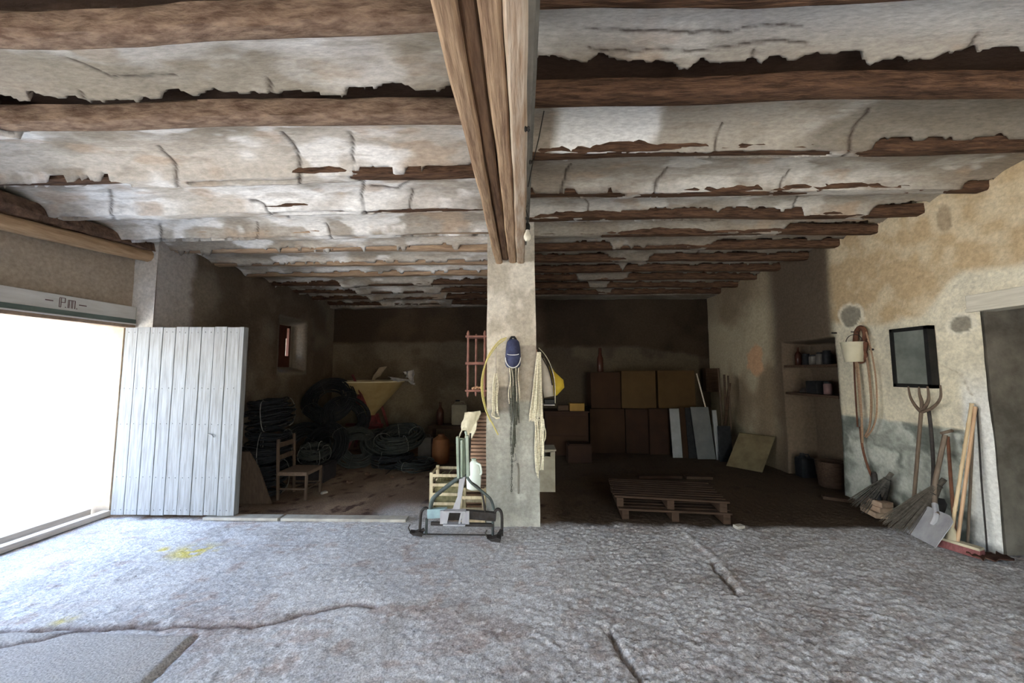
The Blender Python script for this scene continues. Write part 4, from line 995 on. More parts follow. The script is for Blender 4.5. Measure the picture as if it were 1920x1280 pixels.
MB().tube(smoothpts(pxs([(1006, 655), (1009, 700), (1014, 740), (1020, 800)], y0+.0)), .009, 7, flat=.5).build('leather_strap', M['tan'], rs, sm=True)
MB().tube(smoothpts(pxs([(1014, 790), (1022, 805), (1022, 822), (1017, 830)], y0-.02)), .007, 7).build('loop', M['cord'], rs, sm=True)
# white and yellow bag with black loops
xb_ = PLY+.12
bg_ = thing('carrier_bag', A(1028, 740, xb_), 'white and yellow bag hanging from cords on the pillar right side', 'bag')
def patch(pxl, y, th, m, name, parent, bulge=.02):
    pts = pxs(pxl, y); c = sum(pts, Vector())/len(pts); mb = MB(); n = len(pts)
    f0 = [mb.bm.verts.new(p+Vector((0, th/2, 0))) for p in pts]; f1 = [mb.bm.verts.new(p-Vector((0, th/2, 0))) for p in pts]
    i0 = [mb.bm.verts.new(c.lerp(p, .6)+Vector((0, th/2+bulge, 0))) for p in pts]; i1 = [mb.bm.verts.new(c.lerp(p, .6)-Vector((0, th/2+bulge, 0))) for p in pts]
    for i in range(n):
        j = (i+1) % n
        mb.bm.faces.new((f0[i], f0[j], f1[j], f1[i])); mb.bm.faces.new((f0[i], i0[i], i0[j], f0[j])); mb.bm.faces.new((f1[i], f1[j], i1[j], i1[i]))
    mb.bm.faces.new(i0); mb.bm.faces.new(i1[::-1]); return mb.build(name, m, parent, sm=True, ang=60)
M['bagwhite'] = mat('white_bag', (0.50, 0.47, 0.42), (0.38, 0.35, 0.31), 8, rough=.6)
M['bagyellow'] = mat('yellow_bag', (0.50, 0.37, 0.04), (0.38, 0.27, 0.03), 6, rough=.6)
patch([(1013, 665), (1020, 672), (1029, 690), (1036, 715), (1038, 742), (1020, 745), (1016, 720)], xb_, .02, M['bagwhite'], 'white_panel', bg_)
patch([(1029, 680), (1040, 697), (1056, 712), (1058, 726), (1044, 741), (1037, 742), (1033, 715)], xb_+.05, .02, M['bagyellow'], 'yellow_panel', bg_)
mb = MB(); mb.tube(smoothpts(pxs([(1008, 652), (1020, 665), (1031, 685), (1038, 712), (1040, 735), (1041, 755)], xb_-.03)), .006, 6); mb.tube(smoothpts(pxs([(1008, 655), (1018, 672), (1030, 695), (1036, 722)], xb_-.05)), .006, 6)
mb.build('cords', M['wire'], bg_, sm=True)
MB().tube(smoothpts(pxs([(1010, 652), (1022, 665), (1033, 686), (1040, 715), (1041, 756)], xb_-.045)), .004, 6).build('white_cord', M['cord'], bg_, sm=True)
o = MB().box(A(1030, 752, xb_)+Vector((-.0, 0.02, 0)), (.11, .14, .045), None, .008).build('tin_box', M['black']); props(o, 'small black tin hanging behind the carrier bag bottom', 'tin')
o2 = MB().box(A(1029, 757, xb_)+Vector((0, 0.0, -.006)), (.115, .15, .008)).build('rim', M['wtrim'], o)
# white bin right of the pillar
M['bin'] = mat('dirty_white_plastic', (0.46, 0.43, 0.36), (0.30, 0.27, 0.21), 7, lo=.3, hi=.7)
f_ = F(1028, 922); bn_ = thing('plastic_bin', (.27, f_.y+.15, 0), 'dirty white square bin on the floor behind the right edge of the pillar', 'bin')
bxw, by_ = .32, f_.y+.15
mb = MB()
h_ = A(1028, 845, f_.y).z
mb.box((.27, by_-.14, h_*.43), (bxw, .02, h_*.86)).box((.27, by_+.14, h_/2), (bxw, .02, h_)).box((.12, by_, h_/2), (.02, .28, h_)).box((.42, by_, h_/2), (.02, .28, h_)).box((.27, by_, .02), (bxw, .28, .03))
mb.box((.27, by_-.14, h_*.985), (bxw, .02, h_*.03)); mb.box((.40, by_-.14, h_*.92), (.06, .02, h_*.14)); mb.box((.14, by_-.14, h_*.92), (.06, .02, h_*.14)); mb.build('body', M['bin'], bn_)
mb = MB(); mb.box((.27, by_, h_+.008), (bxw+.03, .32, .02), None, .005); mb.build('rim', M['bin'], bn_)
# stacked roof tiles / flat clay slabs
M['clay'] = mat('dusty_clay', (0.34, 0.22, 0.155), (0.22, 0.14, 0.10), 14)
tx, ty = -.50, 4.42
proto = None; nt_ = 26
for i in range(nt_):
    z = .03+i*.0405
    if proto is None:
        mb = MB(); mb.box((tx, ty, z+.018), (.25, .34, .034), None, .008, .002); proto = mb.build('clay_slab', M['clay']); o = proto; props(o, 'brown clay slab in the tall stack left of the pillar', 'slab', 'stack of brown clay slabs beside the pillar')
    else: o = proto.copy(); C.objects.link(o)
    o.location = (tx+rng.uniform(-.012, .012), ty+rng.uniform(-.015, .015), z-.03+.0); o.rotation_euler.z = rng.uniform(-.06, .06)
# cream cloth over the stack
M['cream'] = mat('cream_cloth', (0.68, 0.64, 0.50), (0.52, 0.48, 0.36), 12)
zst = .0+nt_*.0405
cloth('cream_cloth', (tx-.13, ty-.2, zst+.03), (tx+.04, ty-.18, zst+.05), (-.10, -.03, -.36), M['cream'], 'cream cloth draped over the top left of the clay slab stack', 'cloth', n=7, k=9, amp=.012, seed=3, depth=.015, th=.012)
# crates
M['cratewood'] = mat('pale_crate_wood', (0.60, 0.52, 0.36), (0.42, 0.35, 0.23), 8, (4, 4, 1))
def crate(x0, x1, y0, y1, h, nsl, label, posts=.035):
    r = thing('wooden_crate', ((x0+x1)/2, (y0+y1)/2, 0), label, 'crate')
    for x in (x0, x1):
        for y in (y0, y1): MB().box((x, y, h/2), (posts, posts, h), None, .003).build('post', M['cratewood'], r)
    for i in range(nsl):
        z = .04+(h-.07)*i/(nsl-1)
        mb = MB(); mb.box(((x0+x1)/2, y0-.012, z), (x1-x0, .01, .03)); mb.box(((x0+x1)/2, y1+.012, z), (x1-x0, .01, .03)); mb.box((x0-.012, (y0+y1)/2, z), (.01, y1-y0, .03)); mb.box((x1+.012, (y0+y1)/2, z), (.01, y1-y0, .03))
        mb.build('slat', M['cratewood'], r)
    MB().box(((x0+x1)/2, (y0+y1)/2, .02), (x1-x0, y1-y0, .012)).build('bottom', M['cratewood'], r)
    return r
c1 = F(807, 968); c1x = A(807, 920, c1.y).x
crate(c1x+.01, c1x+.33, c1.y, c1.y+.30, A(807, 885, c1.y).z, 5, 'pale slatted wooden crate left behind the metal frame')
M['straw2'] = mat('dry_olive_fibre', (0.24, 0.22, 0.12), (0.14, 0.13, 0.07), 25)
mb = MB()
for i in range(40):
    a = Vector((c1x+.17+rng.uniform(-.10, .10), c1.y+.15+rng.uniform(-.09, .09), .36+rng.uniform(-.04, .03))); b = a+Vector((rng.uniform(-.08, .08), rng.uniform(-.06, .06), rng.uniform(-.03, .04)))
    mb.tube([a, a.lerp(b, .5)+Vector((0, 0, .012)), b], .006, 5)
mb.box((c1x+.17, c1.y+.15, .19), (.27, .25, .32), None, .03)
o = mb.build('dry_grass', M['straw2'], sm=True); props(o, 'dry grass filling the pale slatted crate', 'grass', kind='stuff')
c2 = F(868, 983); c2a = A(868, 950, c2.y).x; c2b = A(908, 950, c2.y).x; h2 = A(868, 926, c2.y).z
crate(c2a-.02, c2b-.005, c2.y+.0, c2.y+.22, h2, 3, 'low pale crate under the white jug at the pillar foot')
# white jug on crate
M['jug'] = mat('milky_plastic', (0.76, 0.82, 0.78), (0.68, 0.74, 0.70), 5, rough=.35, bump=0)
jx = (c2a+c2b)/2-.015
jg = thing('plastic_jug', (jx, c2.y+.11, h2), 'milky white plastic jug standing on the low crate by the pillar', 'jug')
jh = A(896, 862, c2.y+.1).z-h2
MB().lathe([(.05, 0), (.072, .015), (.078, jh*.35), (.078, jh*.60), (.06, jh*.80), (.028, jh*.92), (.022, jh*.93), (.022, jh*.97)], (jx, c2.y+.11, h2+.012), 20, sy=.8).build('body', M['jug'], jg, sm=True)
MB().lathe([(.026, jh*.955), (.026, jh*1.0), (.022, jh*1.005)], (jx, c2.y+.11, h2+.012), 14).build('cap', mat('pale_green_cap', (.35, .42, .36), None, 5), jg, sm=True)
MB().tube(smoothpts([Vector((jx+.03, c2.y+.08, h2+jh*.90)), Vector((jx+.07, c2.y+.07, h2+jh*.86)), Vector((jx+.085, c2.y+.07, h2+jh*.62)), Vector((jx+.07, c2.y+.07, h2+jh*.55))]), .010, 8).build('handle', M['jug'], jg, sm=True)

# ---- metal implement frame
M['steel'] = mat('worn_grey_green_paint', (0.10, 0.13, 0.125), (0.055, 0.06, 0.06), 9, rough=.55, metal=.2)
M['pgreen'] = mat('faded_pale_green_paint', (0.36, 0.42, 0.36), (0.22, 0.26, 0.21), 12, (1, 1, .4), rough=.7)
M['pblue'] = mat('pale_blue_paint', (0.30, 0.43, 0.46), (0.22, 0.31, 0.34), 14, rough=.6)
M['rustd'] = mat('dark_rusty_iron', (0.055, 0.05, 0.05), (0.03, 0.025, 0.022), 14, rough=.6, metal=.3)
M['palesteel'] = mat('pale_worn_steel', (0.42, 0.42, 0.44), (0.30, 0.30, 0.33), 10, (1, 1, .4), rough=.5)
iy = 3.66
im = thing('implement_frame', (A(858, 1000, iy).x, iy, 0), 'grey-green metal implement frame with hooked feet standing before the pillar', 'implement frame')
def P3(px, py, y=None): return A(px, py, iy if y is None else y)
for nm, pts, r, mm in (
    ('left_strut', [(868, 893), (858, 897), (838, 912), (816, 930), (809, 942), (806, 962)], .020, 'steel'),
    ('right_strut', [(874, 889), (882, 903), (905, 922), (920, 936), (926, 955)], .013, 'steel'),
    ('brace', [(882, 903), (902, 920), (910, 962)], .010, 'rustd')):
    MB().tube(smoothpts([P3(*p_) for p_ in pts], 5), r, 10).build(nm, M[mm], im, sm=True)
for nm, p0, p1, w_, h_, mm in (('crossbar', (802, 962), (838, 960), .05, .085, 'pblue'), ('crossbar', (870, 963), (930, 968), .05, .075, 'rustd'), ('tie_bar', (808, 981), (925, 984), .03, .03, 'rustd')):
    MB().bar(P3(*p0), P3(*p1), w_, h_, .004).build(nm, M[mm], im)
a, b = P3(834, 954), P3(874, 979); mb = MB(); y_ = iy-.04; th = .012
for (x0, z0, x1, z1) in ((a.x, a.z, b.x, a.z), (a.x, b.z, b.x, b.z), (a.x, a.z, a.x, b.z), (b.x, a.z, b.x, b.z)): mb.bar((x0, y_, z0), (x1, y_, z1), .07, th)
mb.bar((a.x+.02, y_, b.z), (a.x+.045, y_, a.z), .02, .02); mb.bar((b.x-.06, y_, b.z), (b.x-.03, y_, a.z), .02, .02)
mb.build('bracket', M['palesteel'], im)
MB().box(((a.x+b.x)/2, iy+.03, (a.z+b.z)/2), (b.x-a.x, .02, .10)).build('bracket_plate', M['rustd'], im)
# upright mast: channel of flat bars + lower bar
mb = MB()
for (p0, p1, w_) in (((858, 818), (860, 895), .012), ((866, 824), (866, 893), .010), ((876, 816), (878, 892), .014)):
    mb.bar(P3(*p0), P3(*p1), w_*2, .06, .003, up=(0, 1, 0))
mb.bar(P3(858, 858)+Vector((0, .035, 0)), P3(879, 858)+Vector((0, .035, 0)), .012, .36)
mb.tube([P3(875, 817), P3(873, 808)], .012, 8)
mb.build('mast', M['pgreen'], im)
MB().tube(smoothpts([P3(882, 812), P3(880, 860), P3(876, 895)]), .009, 8).build('hose', M['rustd'], im, sm=True)
mb = MB(); c = [P3(*q_) for q_ in ((862, 893), (873, 893), (866, 930), (862, 955), (848, 955), (858, 930))]; mb.prism([q_+Vector((0, -.015, 0)) for q_ in c], None, (0, .02, 0)); mb.build('drawbar', M['palesteel'], im)
for nm, pts in (('leg', [(787, 1003), (789, 965), (794, 954), (801, 953), (805, 962)]), ('leg', [(926, 965), (930, 956), (936, 955), (941, 966), (941, 1004)])):
    MB().tube(smoothpts([P3(*p_) for p_ in pts], 5), .014, 9).build(nm, M['rustd'], im, sm=True)
for pts in ([(800, 972), (799, 1000)], [(924, 972), (924, 1004)]):
    MB().tube([P3(*p_) for p_ in pts], .013, 8).build('leg', M['steel'], im, sm=True)
def foot(px, py, mirror):
    q_ = F(px, py); y_ = q_.y; mb = MB(); s_ = mirror
    mb.prism([Vector((q_.x-.07*s_, y_, .035)), Vector((q_.x-.03*s_, y_, .008)), Vector((q_.x+.05*s_, y_, .0)), Vector((q_.x+.06*s_, y_, .03)), Vector((q_.x+.02*s_, y_, .045)), Vector((q_.x-.02*s_, y_, .03))], None, (0, .05, .01))
    mb.tube([(q_.x-.065*s_, y_+.02, .03), (q_.x-.085*s_, y_+.02, .075), (q_.x-.07*s_, y_+.03, .10)], .006, 6)
    mb.bar((q_.x+.02*s_, y_+.03, .03), (q_.x+.06*s_, iy, .05), .03, .02); mb.build('hooked_foot', M['rustd'], im)
foot(781, 1006, 1); foot(927, 1017, 1)
MB().tube([P3(788, 1001)+Vector((0, 0, .0)), P3(925, 1003)], .007, 6).build('lower_rod', M['rustd'], im, sm=True)

# ================================================================== REAR RIGHT STORE
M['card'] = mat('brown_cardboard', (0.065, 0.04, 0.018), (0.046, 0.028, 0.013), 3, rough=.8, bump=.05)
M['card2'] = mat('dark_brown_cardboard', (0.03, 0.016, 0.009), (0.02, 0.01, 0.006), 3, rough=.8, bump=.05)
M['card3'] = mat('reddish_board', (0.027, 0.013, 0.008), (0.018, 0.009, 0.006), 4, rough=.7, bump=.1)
def cbox(px0, px1, y0, z0, z1, dep, m, label, flap=0.0, rot=0.0):
    a, b = A(px0, 780, y0).x, A(px1, 780, y0).x; c = Vector(((a+b)/2, y0+dep/2, z0)); w_ = b-a-.012; h = z1-z0-.006
    r = thing('cardboard_box', c, label, 'box', 'cardboard boxes stacked at the back wall')
    MB().box(c+Vector((0, 0, h/2)), (w_, dep, h), (0, 0, rot), .006, .004).build('carton', m, r)
    mb = MB(); mb.box(c+Vector((-w_*.25, 0, h+.002)), (w_*.48, dep*.98, .005), (0, -flap, rot)); mb.box(c+Vector((w_*.25, 0, h+.002)), (w_*.48, dep*.98, .005), (0, flap, rot)); mb.build('flap', m, r)
    return r
yb = 7.25
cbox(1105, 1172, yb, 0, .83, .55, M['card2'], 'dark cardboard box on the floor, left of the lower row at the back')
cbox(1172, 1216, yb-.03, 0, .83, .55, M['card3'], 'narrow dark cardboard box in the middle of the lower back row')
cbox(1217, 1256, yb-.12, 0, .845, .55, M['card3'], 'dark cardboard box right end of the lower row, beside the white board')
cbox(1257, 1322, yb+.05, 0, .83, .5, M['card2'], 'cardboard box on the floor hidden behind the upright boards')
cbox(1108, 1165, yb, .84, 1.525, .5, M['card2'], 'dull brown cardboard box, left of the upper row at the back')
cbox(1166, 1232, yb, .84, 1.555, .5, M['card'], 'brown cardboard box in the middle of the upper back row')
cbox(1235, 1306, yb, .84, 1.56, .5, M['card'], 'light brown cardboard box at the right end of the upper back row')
# dark chest
a, b = A(1022, 780, 7.0).x, A(1103, 780, 7.0).x
cc = thing('storage_chest', ((a+b)/2, 7.2, 0), 'dark red-brown chest at the back wall behind the pillar', 'chest')
MB().box(((a+b)/2, 7.25, .39), (b-a, .5, .78), None, .01).build('body', M['card3'], cc)
MB().box(((a+b)/2, 7.24, .795), (b-a+.03, .54, .03), None, .006).build('lid', M['card3'], cc)
for i in range(2):
    d = MB().box(((a+b)/2, 6.992, .20+.36*i), (b-a-.08, .02, .32), None, .004).build('drawer_front', M['card2'], cc)
q = A(1081, 767, 7.1); o = MB().box((q.x, 7.1, .88), (.27, .2, .14), None, .01).build('small_box', mat('mustard_card', (0.24, 0.15, 0.045), (0.18, 0.11, 0.03), 4)); props(o, 'small mustard yellow box lying on top of the dark chest', 'box')
q = A(1056, 767, 7.1); o = MB().box((q.x, 7.15, .86), (.20, .18, .10), None, .02).build('small_box', M['darkwood']); props(o, 'small dark box on the chest, left of the mustard box', 'box')
q = A(1072, 850, 6.7)
o = MB().box((.98, 6.6, .15), (.40, .34, .30), None, .015).box((.98, 6.6, .305), (.34, .28, .02)).build('storage_box', M['card3']); props(o, 'dark low box on the floor in front of the dark chest', 'box')
# dark post on the boxes
q = A(1124, 690, 7.5)
o = MB().lathe([(.055, 0), (.06, .02), (.06, .26), (.035, .33), (.03, .47)], (q.x, 7.42, 1.532), 12).build('bottle', M['brownglass'], sm=True); props(o, 'tall dark bottle standing on the left upper cardboard box', 'bottle')
o = MB().box(A(1333, 712, 7.9), (.27, .14, .48), None, .01).box(A(1333, 712, 7.9)+Vector((0, -.07, 0)), (.21, .02, .40)).build('wall_cabinet', M['darkwood']); props(o, 'small dark cabinet up on the back wall right of the boxes', 'cabinet')
# upright boards
def lean(px0, px1, yb_, zt, m, label, name='board', th=.02, tilt=.10, cat='board', tw=0):
    a, b = A(px0, 850, yb_).x, A(px1, 850, yb_).x
    mb = MB(); mb.prism([(a, yb_, 0), (b, yb_, 0), (b+tw, yb_+tilt, zt), (a+tw, yb_+tilt, zt)], None, (0, th, 0))
    return props(mb.build(name, m), label, cat)
M['dimwhite'] = mat('dim_white_board', (0.24, 0.25, 0.27), (0.17, 0.18, 0.19), 4)
M['dimgrey'] = mat('dim_grey_sheet', (0.12, 0.125, 0.13), (0.085, 0.09, 0.095), 4)
lean(1262, 1280, 6.9, .86, M['dimwhite'], 'narrow white board leaning against the boxes at the back')
lean(1281, 1291, 6.88, .88, M['card2'], 'narrow brown board between the white board and the black board')
lean(1292, 1306, 6.86, .88, M['black'], 'black board leaning left of the grey sheet')
lean(1308, 1342, 6.8, .90, M['dimgrey'], 'grey sheet leaning against the back stack', tw=-.05)
lean(1344, 1352, 6.75, .85, M['dimwhite'], 'slim pale board right of the grey sheet')
o = MB().bar(A(1346, 850, 7.12), A(1306, 700, 7.2), .02, .02).build('lath', M['paleboard']); props(o, 'thin pale lath slanting across the light brown box', 'lath')
pl_ = [((1356, 862), (1347, 690), 6.9, .016), ((1362, 860), (1358, 702), 6.9, .020), ((1372, 856), (1365, 704), 6.9, .018), ((1352, 864), (1376, 718), 6.9, .026), ((1370, 846), (1366, 715), 6.98, .014)]
ds = ['thin grey-brown pole, leftmost of those leaning in the far right corner', 'second pole from the left leaning in the far right corner', 'middle pole of those leaning in the far right corner', 'broad dark pole crossing the others in the far right corner', 'short pole at the right end of those in the far corner']
for i, ((a0, b0), (a1, b1), y, r_) in enumerate(pl_):
    f_ = F(a0, b0); f_.y = y; f_.x = A(a0, b0, y).x; t_ = A(min(a1, 1368), b1, y+.12); t_.x = min(t_.x, 3.98); f_.x = min(f_.x, 3.95)
    o = MB().tube([(f_.x, f_.y, .01), f_.lerp(t_, .5)+Vector((.01, 0, 0)), t_], r_, 7).build('pole', M['darkwood'] if i in (1, 3) else M['chairwood'], sm=True); props(o, ds[i], 'pole')
o = lean(1350, 1374, 6.62, .58, M['black'], 'black panel leaning left of the tilted wooden panel', tilt=.15, tw=.06)
mb = MB(); p_ = [F(1384, 862), F(1432, 886), None, None]
bl_, br_ = Vector((3.35, 6.35, 0.0)), Vector((3.68, 5.95, 0.0)); tl_ = A(1392, 794, 6.75); tr_ = Vector((4.02, 6.1, .62)); tr_ = W(1453, 820, 4.0); tl_ = bl_+(tr_-br_); tl_.x = min(tl_.x, 4.0)
mb.prism([bl_, br_, tr_, tl_], None, (.02, .015, .012)); o = mb.build('wooden_tabletop', mat('worn_olive_wood', (0.15, 0.12, 0.07), (0.09, 0.07, 0.042), 5)); props(o, 'square wooden panel tilted against the right wall in the dark corner', 'tabletop')
# pallets of slats
M['slat'] = mat('grey_brown_slats', (0.055, 0.034, 0.023), (0.03, 0.018, 0.012), 8, (.6, 6, 6))
def pallet(c, L, D, z0, ns, rot, label, th=.02):
    r = thing('wooden_pallet', (c[0], c[1], z0), label, 'pallet', 'slatted pallets on the dark floor'); Rm = Matrix.Rotation(rot, 3, 'Z')
    for i in range(3):
        x = -L/2+.06+(L-.12)*i/2; o = Rm @ Vector((x, 0, 0)); MB().box((c[0]+o.x, c[1]+o.y, z0+.045), (.07, D, .09), (0, 0, rot), .003).build('bearer', M['slat'], r)
    for i in range(ns):
        y = -D/2+.03+(D-.06)*i/(ns-1); o = Rm @ Vector((rng.uniform(-.012, .012), y, 0)); MB().box((c[0]+o.x, c[1]+o.y, z0+.09+th/2), (L, D/ns*.68, th), (0, rng.uniform(-.004, .004), rot), .002).build('slat', M['slat'], r)
    return r
pallet((1.62, 4.38), 1.12, .72, 0.0, 8, -.10, 'lower slatted wooden pallet on the dark floor right of the pillar')
pallet((1.60, 4.40), 1.14, .70, .112, 9, -.14, 'upper slatted wooden pallet stacked on the lower one right of the pillar')
o = MB().box((2.0, 5.62, .02), (.62, .10, .035), (0, 0, .02), .003).build('plank', M['darkwood']); props(o, 'short dark plank on the floor behind the pallets, the left one', 'plank')
o = MB().box((2.55, 5.60, .02), (.36, .10, .035), (0, 0, -.06), .003).build('plank', M['darkwood']); props(o, 'short dark plank on the floor behind the pallets, the right one', 'plank')
q = F(1572, 938); o = MB().box((q.x, q.y, .02), (.30, .09, .035), (0, 0, -.5), .003).build('plank', M['darkwood']); props(o, 'dark plank end on the floor left of the first twig broom', 'plank')
q = F(1372, 988, 0); o = MB().box((q.x+.06, q.y-.02, .015), (.09, .06, .03), (0, 0, .3), .006).build('stone', M['kerb']); props(o, 'pale stone chip on the floor at the pallet corner', 'stone')

# niche shelves
for z, l in ((SH1, 'upper dark shelf in the wall niche on the right'), (SH2, 'lower dark shelf in the wall niche on the right')):
    o = MB().box((XR+.205, (NY0+NY1)/2, z), (.40, NY1-NY0-.03, .035), None, .004).build('niche_shelf', M['darkwood']); props(o, l, 'shelf')
M['dimjar'] = mat('dim_grey_glass', (0.11, 0.105, 0.095), (0.07, 0.065, 0.06), 6, rough=.3)
zz = SH1+.019
def nb(px, y=None): 
    return W(px, 660, XR+.14).y
bottle(XR+.16, W(1496, 660, XR+.16).y, zz, .045, .27, M['brownglass'], 'tall dark bottle on the upper niche shelf, leftmost there', .3)
def jar(x, y, z, r, h, m, label):
    k = thing('jar', (x, y, z), label, 'jar')
    MB().lathe([(r*.9, 0), (r, .01), (r, h*.8), (r*.8, h*.88)], (x, y, z), 14).build('body', m, k, sm=True); MB().lathe([(r*.85, h*.87), (r*.85, h), (r*.8, h*1.01)], (x, y, z), 14).build('lid', M['black'], k, sm=True)
jar(XR+.14, W(1511, 660, XR+.14).y, zz, .05, .16, M['black'], 'black jar next to the tall bottle on the upper niche shelf')
jar(XR+.12, W(1524, 660, XR+.12).y, zz, .055, .14, M['dimjar'], 'grey glass jar in the middle of the upper niche shelf')
jar(XR+.14, W(1537, 660, XR+.14).y, zz, .05, .17, M['dimjar'], 'taller grey jar right of the middle on the upper niche shelf')
jar(XR+.14, W(1550, 660, XR+.14).y, zz, .055, .19, M['black'], 'black jar at the right end of the upper niche shelf')
zz = SH2+.019
o = MB().lathe([(.07, 0), (.09, .02), (.05, .07), (.02, .08)], (XR+.14, W(1512, 725, XR+.14).y, zz), 12).build('funnel', M['rustd'], sm=True); props(o, 'small dark funnel on the lower niche shelf, leftmost there', 'funnel')
o = MB().box((XR+.15, W(1532, 725, XR+.15).y, zz+.09), (.18, .20, .18), None, .02).build('tin_box', M['black']); props(o, 'black tin box in the middle of the lower niche shelf', 'tin')
jar(XR+.13, W(1552, 725, XR+.13).y, zz, .05, .17, mat('dim_pink_jar', (.16, .10, .10), None, 5), 'dim pinkish jar at the right end of the lower niche shelf')
jerry(4.16, 5.72, 0, .20, .16, .34, M['black'], 'black canister on the floor in the niche', name='jerrycan')
bk = thing('bucket', (4.17, 5.28, 0), 'dim grey bucket on the floor at the niche front', 'bucket')
MB().lathe([(.13, 0), (.165, .33), (.17, .335), (.155, .33), (.12, .02)], (4.17, 5.28, 0), 20).build('pail', M['darkwood'], bk, sm=True)
MB().tube([(4.17, 5.28+.165*math.cos(t*PI/10), .33-.10*math.sin(t*PI/10)) for t in range(11)], .004, 5).build('handle', M['rustd'], bk, sm=True)

# ================================================================== RIGHT WALL
# cabinet like black frame with grey pane
fy0, fy1 = W(1755, 730, 3.98).y, W(1665, 615, 3.98).y; fz0, fz1 = 1.36, 2.035
p00, p10, p11, p01 = W(1666, 615, 3.975), W(1743, 612, 3.975), W(1743, 731, 3.975), W(1675, 722, 3.975)
ya, yb2 = (p10.y+p11.y)/2, (p00.y+p01.y)/2; za, zb2 = (p11.z+p01.z)/2, (p00.z+p10.z)/2
fr = thing('framed_panel', (4.01, (ya+yb2)/2, za), 'deep black frame with a cloudy grey pane hanging on the right wall', 'framed panel')
M['frame'] = mat('black_frame_paint', (0.012, 0.012, 0.013), (0.02, 0.02, 0.02), 12, rough=.45)
mb = MB(); t_ = .038; xm, xd = 4.012, .075
for (y0, y1, z0, z1) in ((ya, yb2, za, za+t_), (ya, yb2, zb2-t_, zb2), (ya, ya+t_, za, zb2), (yb2-t_, yb2, za, zb2)): mb.box((xm, (y0+y1)/2, (z0+z1)/2), (xd, y1-y0, z1-z0), None, .003)
mb.build('frame', M['frame'], fr)
mb = MB().box((3.99, (ya+yb2)/2, (za+zb2)/2), (.008, yb2-ya-.05, zb2-za-.05)); mb.build('pane', mat('cloudy_grey_pane', (0.10, 0.115, 0.105), (0.21, 0.23, 0.21), 4, rough=.35, bump=.05, spec=.5), fr)
MB().box((4.03, (ya+yb2)/2, (za+zb2)/2), (.02, yb2-ya-.02, zb2-za-.02)).build('back_board', M['frame'], fr)

# hanging bucket with leather gear and hoses
q = W(1599, 625, 3.97); by0 = q.y
M['creamplastic'] = mat('cream_bucket_plastic', (0.58, 0.55, 0.42), (0.48, 0.45, 0.33), 5, rough=.5, bump=0)
bz0, bz1 = W(1599, 678, 3.92).z, W(1599, 641, 3.92).z; by1 = W(1598, 660, 3.92).y
bu = thing('bucket', (3.93, by1, bz0), 'small cream bucket hanging on the right wall beside the niche', 'bucket')
rr0 = .085; rr1 = .112
MB().lathe([(.005, 0), (rr0, 0), (rr1, bz1-bz0-.01), (rr1+.008, bz1-bz0), (rr1-.004, bz1-bz0), (rr0-.006, .008), (.005, .006)], (3.93, by1, bz0), 22).build('pail', M['creamplastic'], bu, sm=True)
MB().tube([(3.95, by1+rr1*math.cos(t*PI/10), bz1+.09*math.sin(t*PI/10)) for t in range(11)], .004, 5).build('handle', M['rustd'], bu, sm=True)
M['leather'] = mat('brown_leather', (0.17, 0.075, 0.045), (0.09, 0.04, 0.026), 14, rough=.6)
lg = thing('leather_harness', (4.0, W(1618, 650, 4.0).y, 1.45), 'brown leather harness bundle hooked above the cream bucket', 'harness')
mb = MB()
hk = [W(a_, b_, 4.0) for a_, b_ in ((1606, 622), (1612, 614), (1620, 618), (1622, 632), (1616, 650), (1622, 665), (1614, 678), (1606, 660), (1604, 640))]
mb.tube(smoothpts(hk+[hk[0]]), .026, 8); mb.tube(smoothpts([W(a_, b_, 3.99) for a_, b_ in ((1622, 640), (1618, 660), (1612, 676))]), .035, 8); mb.build('pad', M['leather'], lg, sm=True)
MB().tube([W(1594, 622, 4.07), W(1608, 622, 3.98)], .006, 6).build('hook', M['rustd'], lg, sm=True)
def whose(pts, r, m, label, x=4.02, name='hanging_rope', cat='rope'):
    o = MB().tube(smoothpts([W(a_, b_, x+(0.0 if i else 0)) for i, (a_, b_) in enumerate(pts)], 6), r, 8).build(name, m, sm=True); return props(o, label, cat)
M['pinkhose'] = mat('brown_pink_rope', (0.36, 0.25, 0.17), (0.24, 0.15, 0.10), 40, (1, 1, 3))
whose([(1601, 675), (1603, 720), (1606, 770), (1608, 800)], .009, M['leather'], 'brown strap hanging straight down below the cream bucket', name='hanging_strap', cat='strap')
whose([(1604, 675), (1609, 720), (1614, 770), (1617, 830), (1616, 790), (1612, 730), (1608, 678)], .010, M['pinkhose'], 'tan rope doubled below the bucket, just right of the brown strap', 3.99)
whose([(1620, 640), (1628, 690), (1633, 740), (1633, 775), (1630, 800), (1622, 818)], .011, M['pinkhose'], 'tan rope forming the inner curve right of the bucket', 4.01)
whose([(1624, 622), (1633, 655), (1641, 700), (1644, 740), (1643, 780), (1635, 805), (1624, 820)], .008, M['pinkhose'], 'thin rope forming the outer curve right of the bucket', 3.985)
whose([(1613, 800), (1616, 830), (1621, 855), (1629, 880), (1637, 898)], .012, M['leather'], 'dark strap end trailing down to the first twig broom', 4.0, 'hanging_strap', 'strap')
o = MB().lathe([(.012, 0), (.014, .03), (.006, .045)], W(1638, 655, 4.06), 8, (0, -PI/2, 0)).build('wall_peg', M['rustd'], sm=True); props(o, 'small iron peg in the wall right of the harness', 'peg')
o = MB().tube([W(1560, 624, 4.03), W(1568, 624, 4.0)], .01, 6).build('wall_peg', M['rustd'], sm=True); props(o, 'small iron nail in the wall above the niche edge', 'peg')

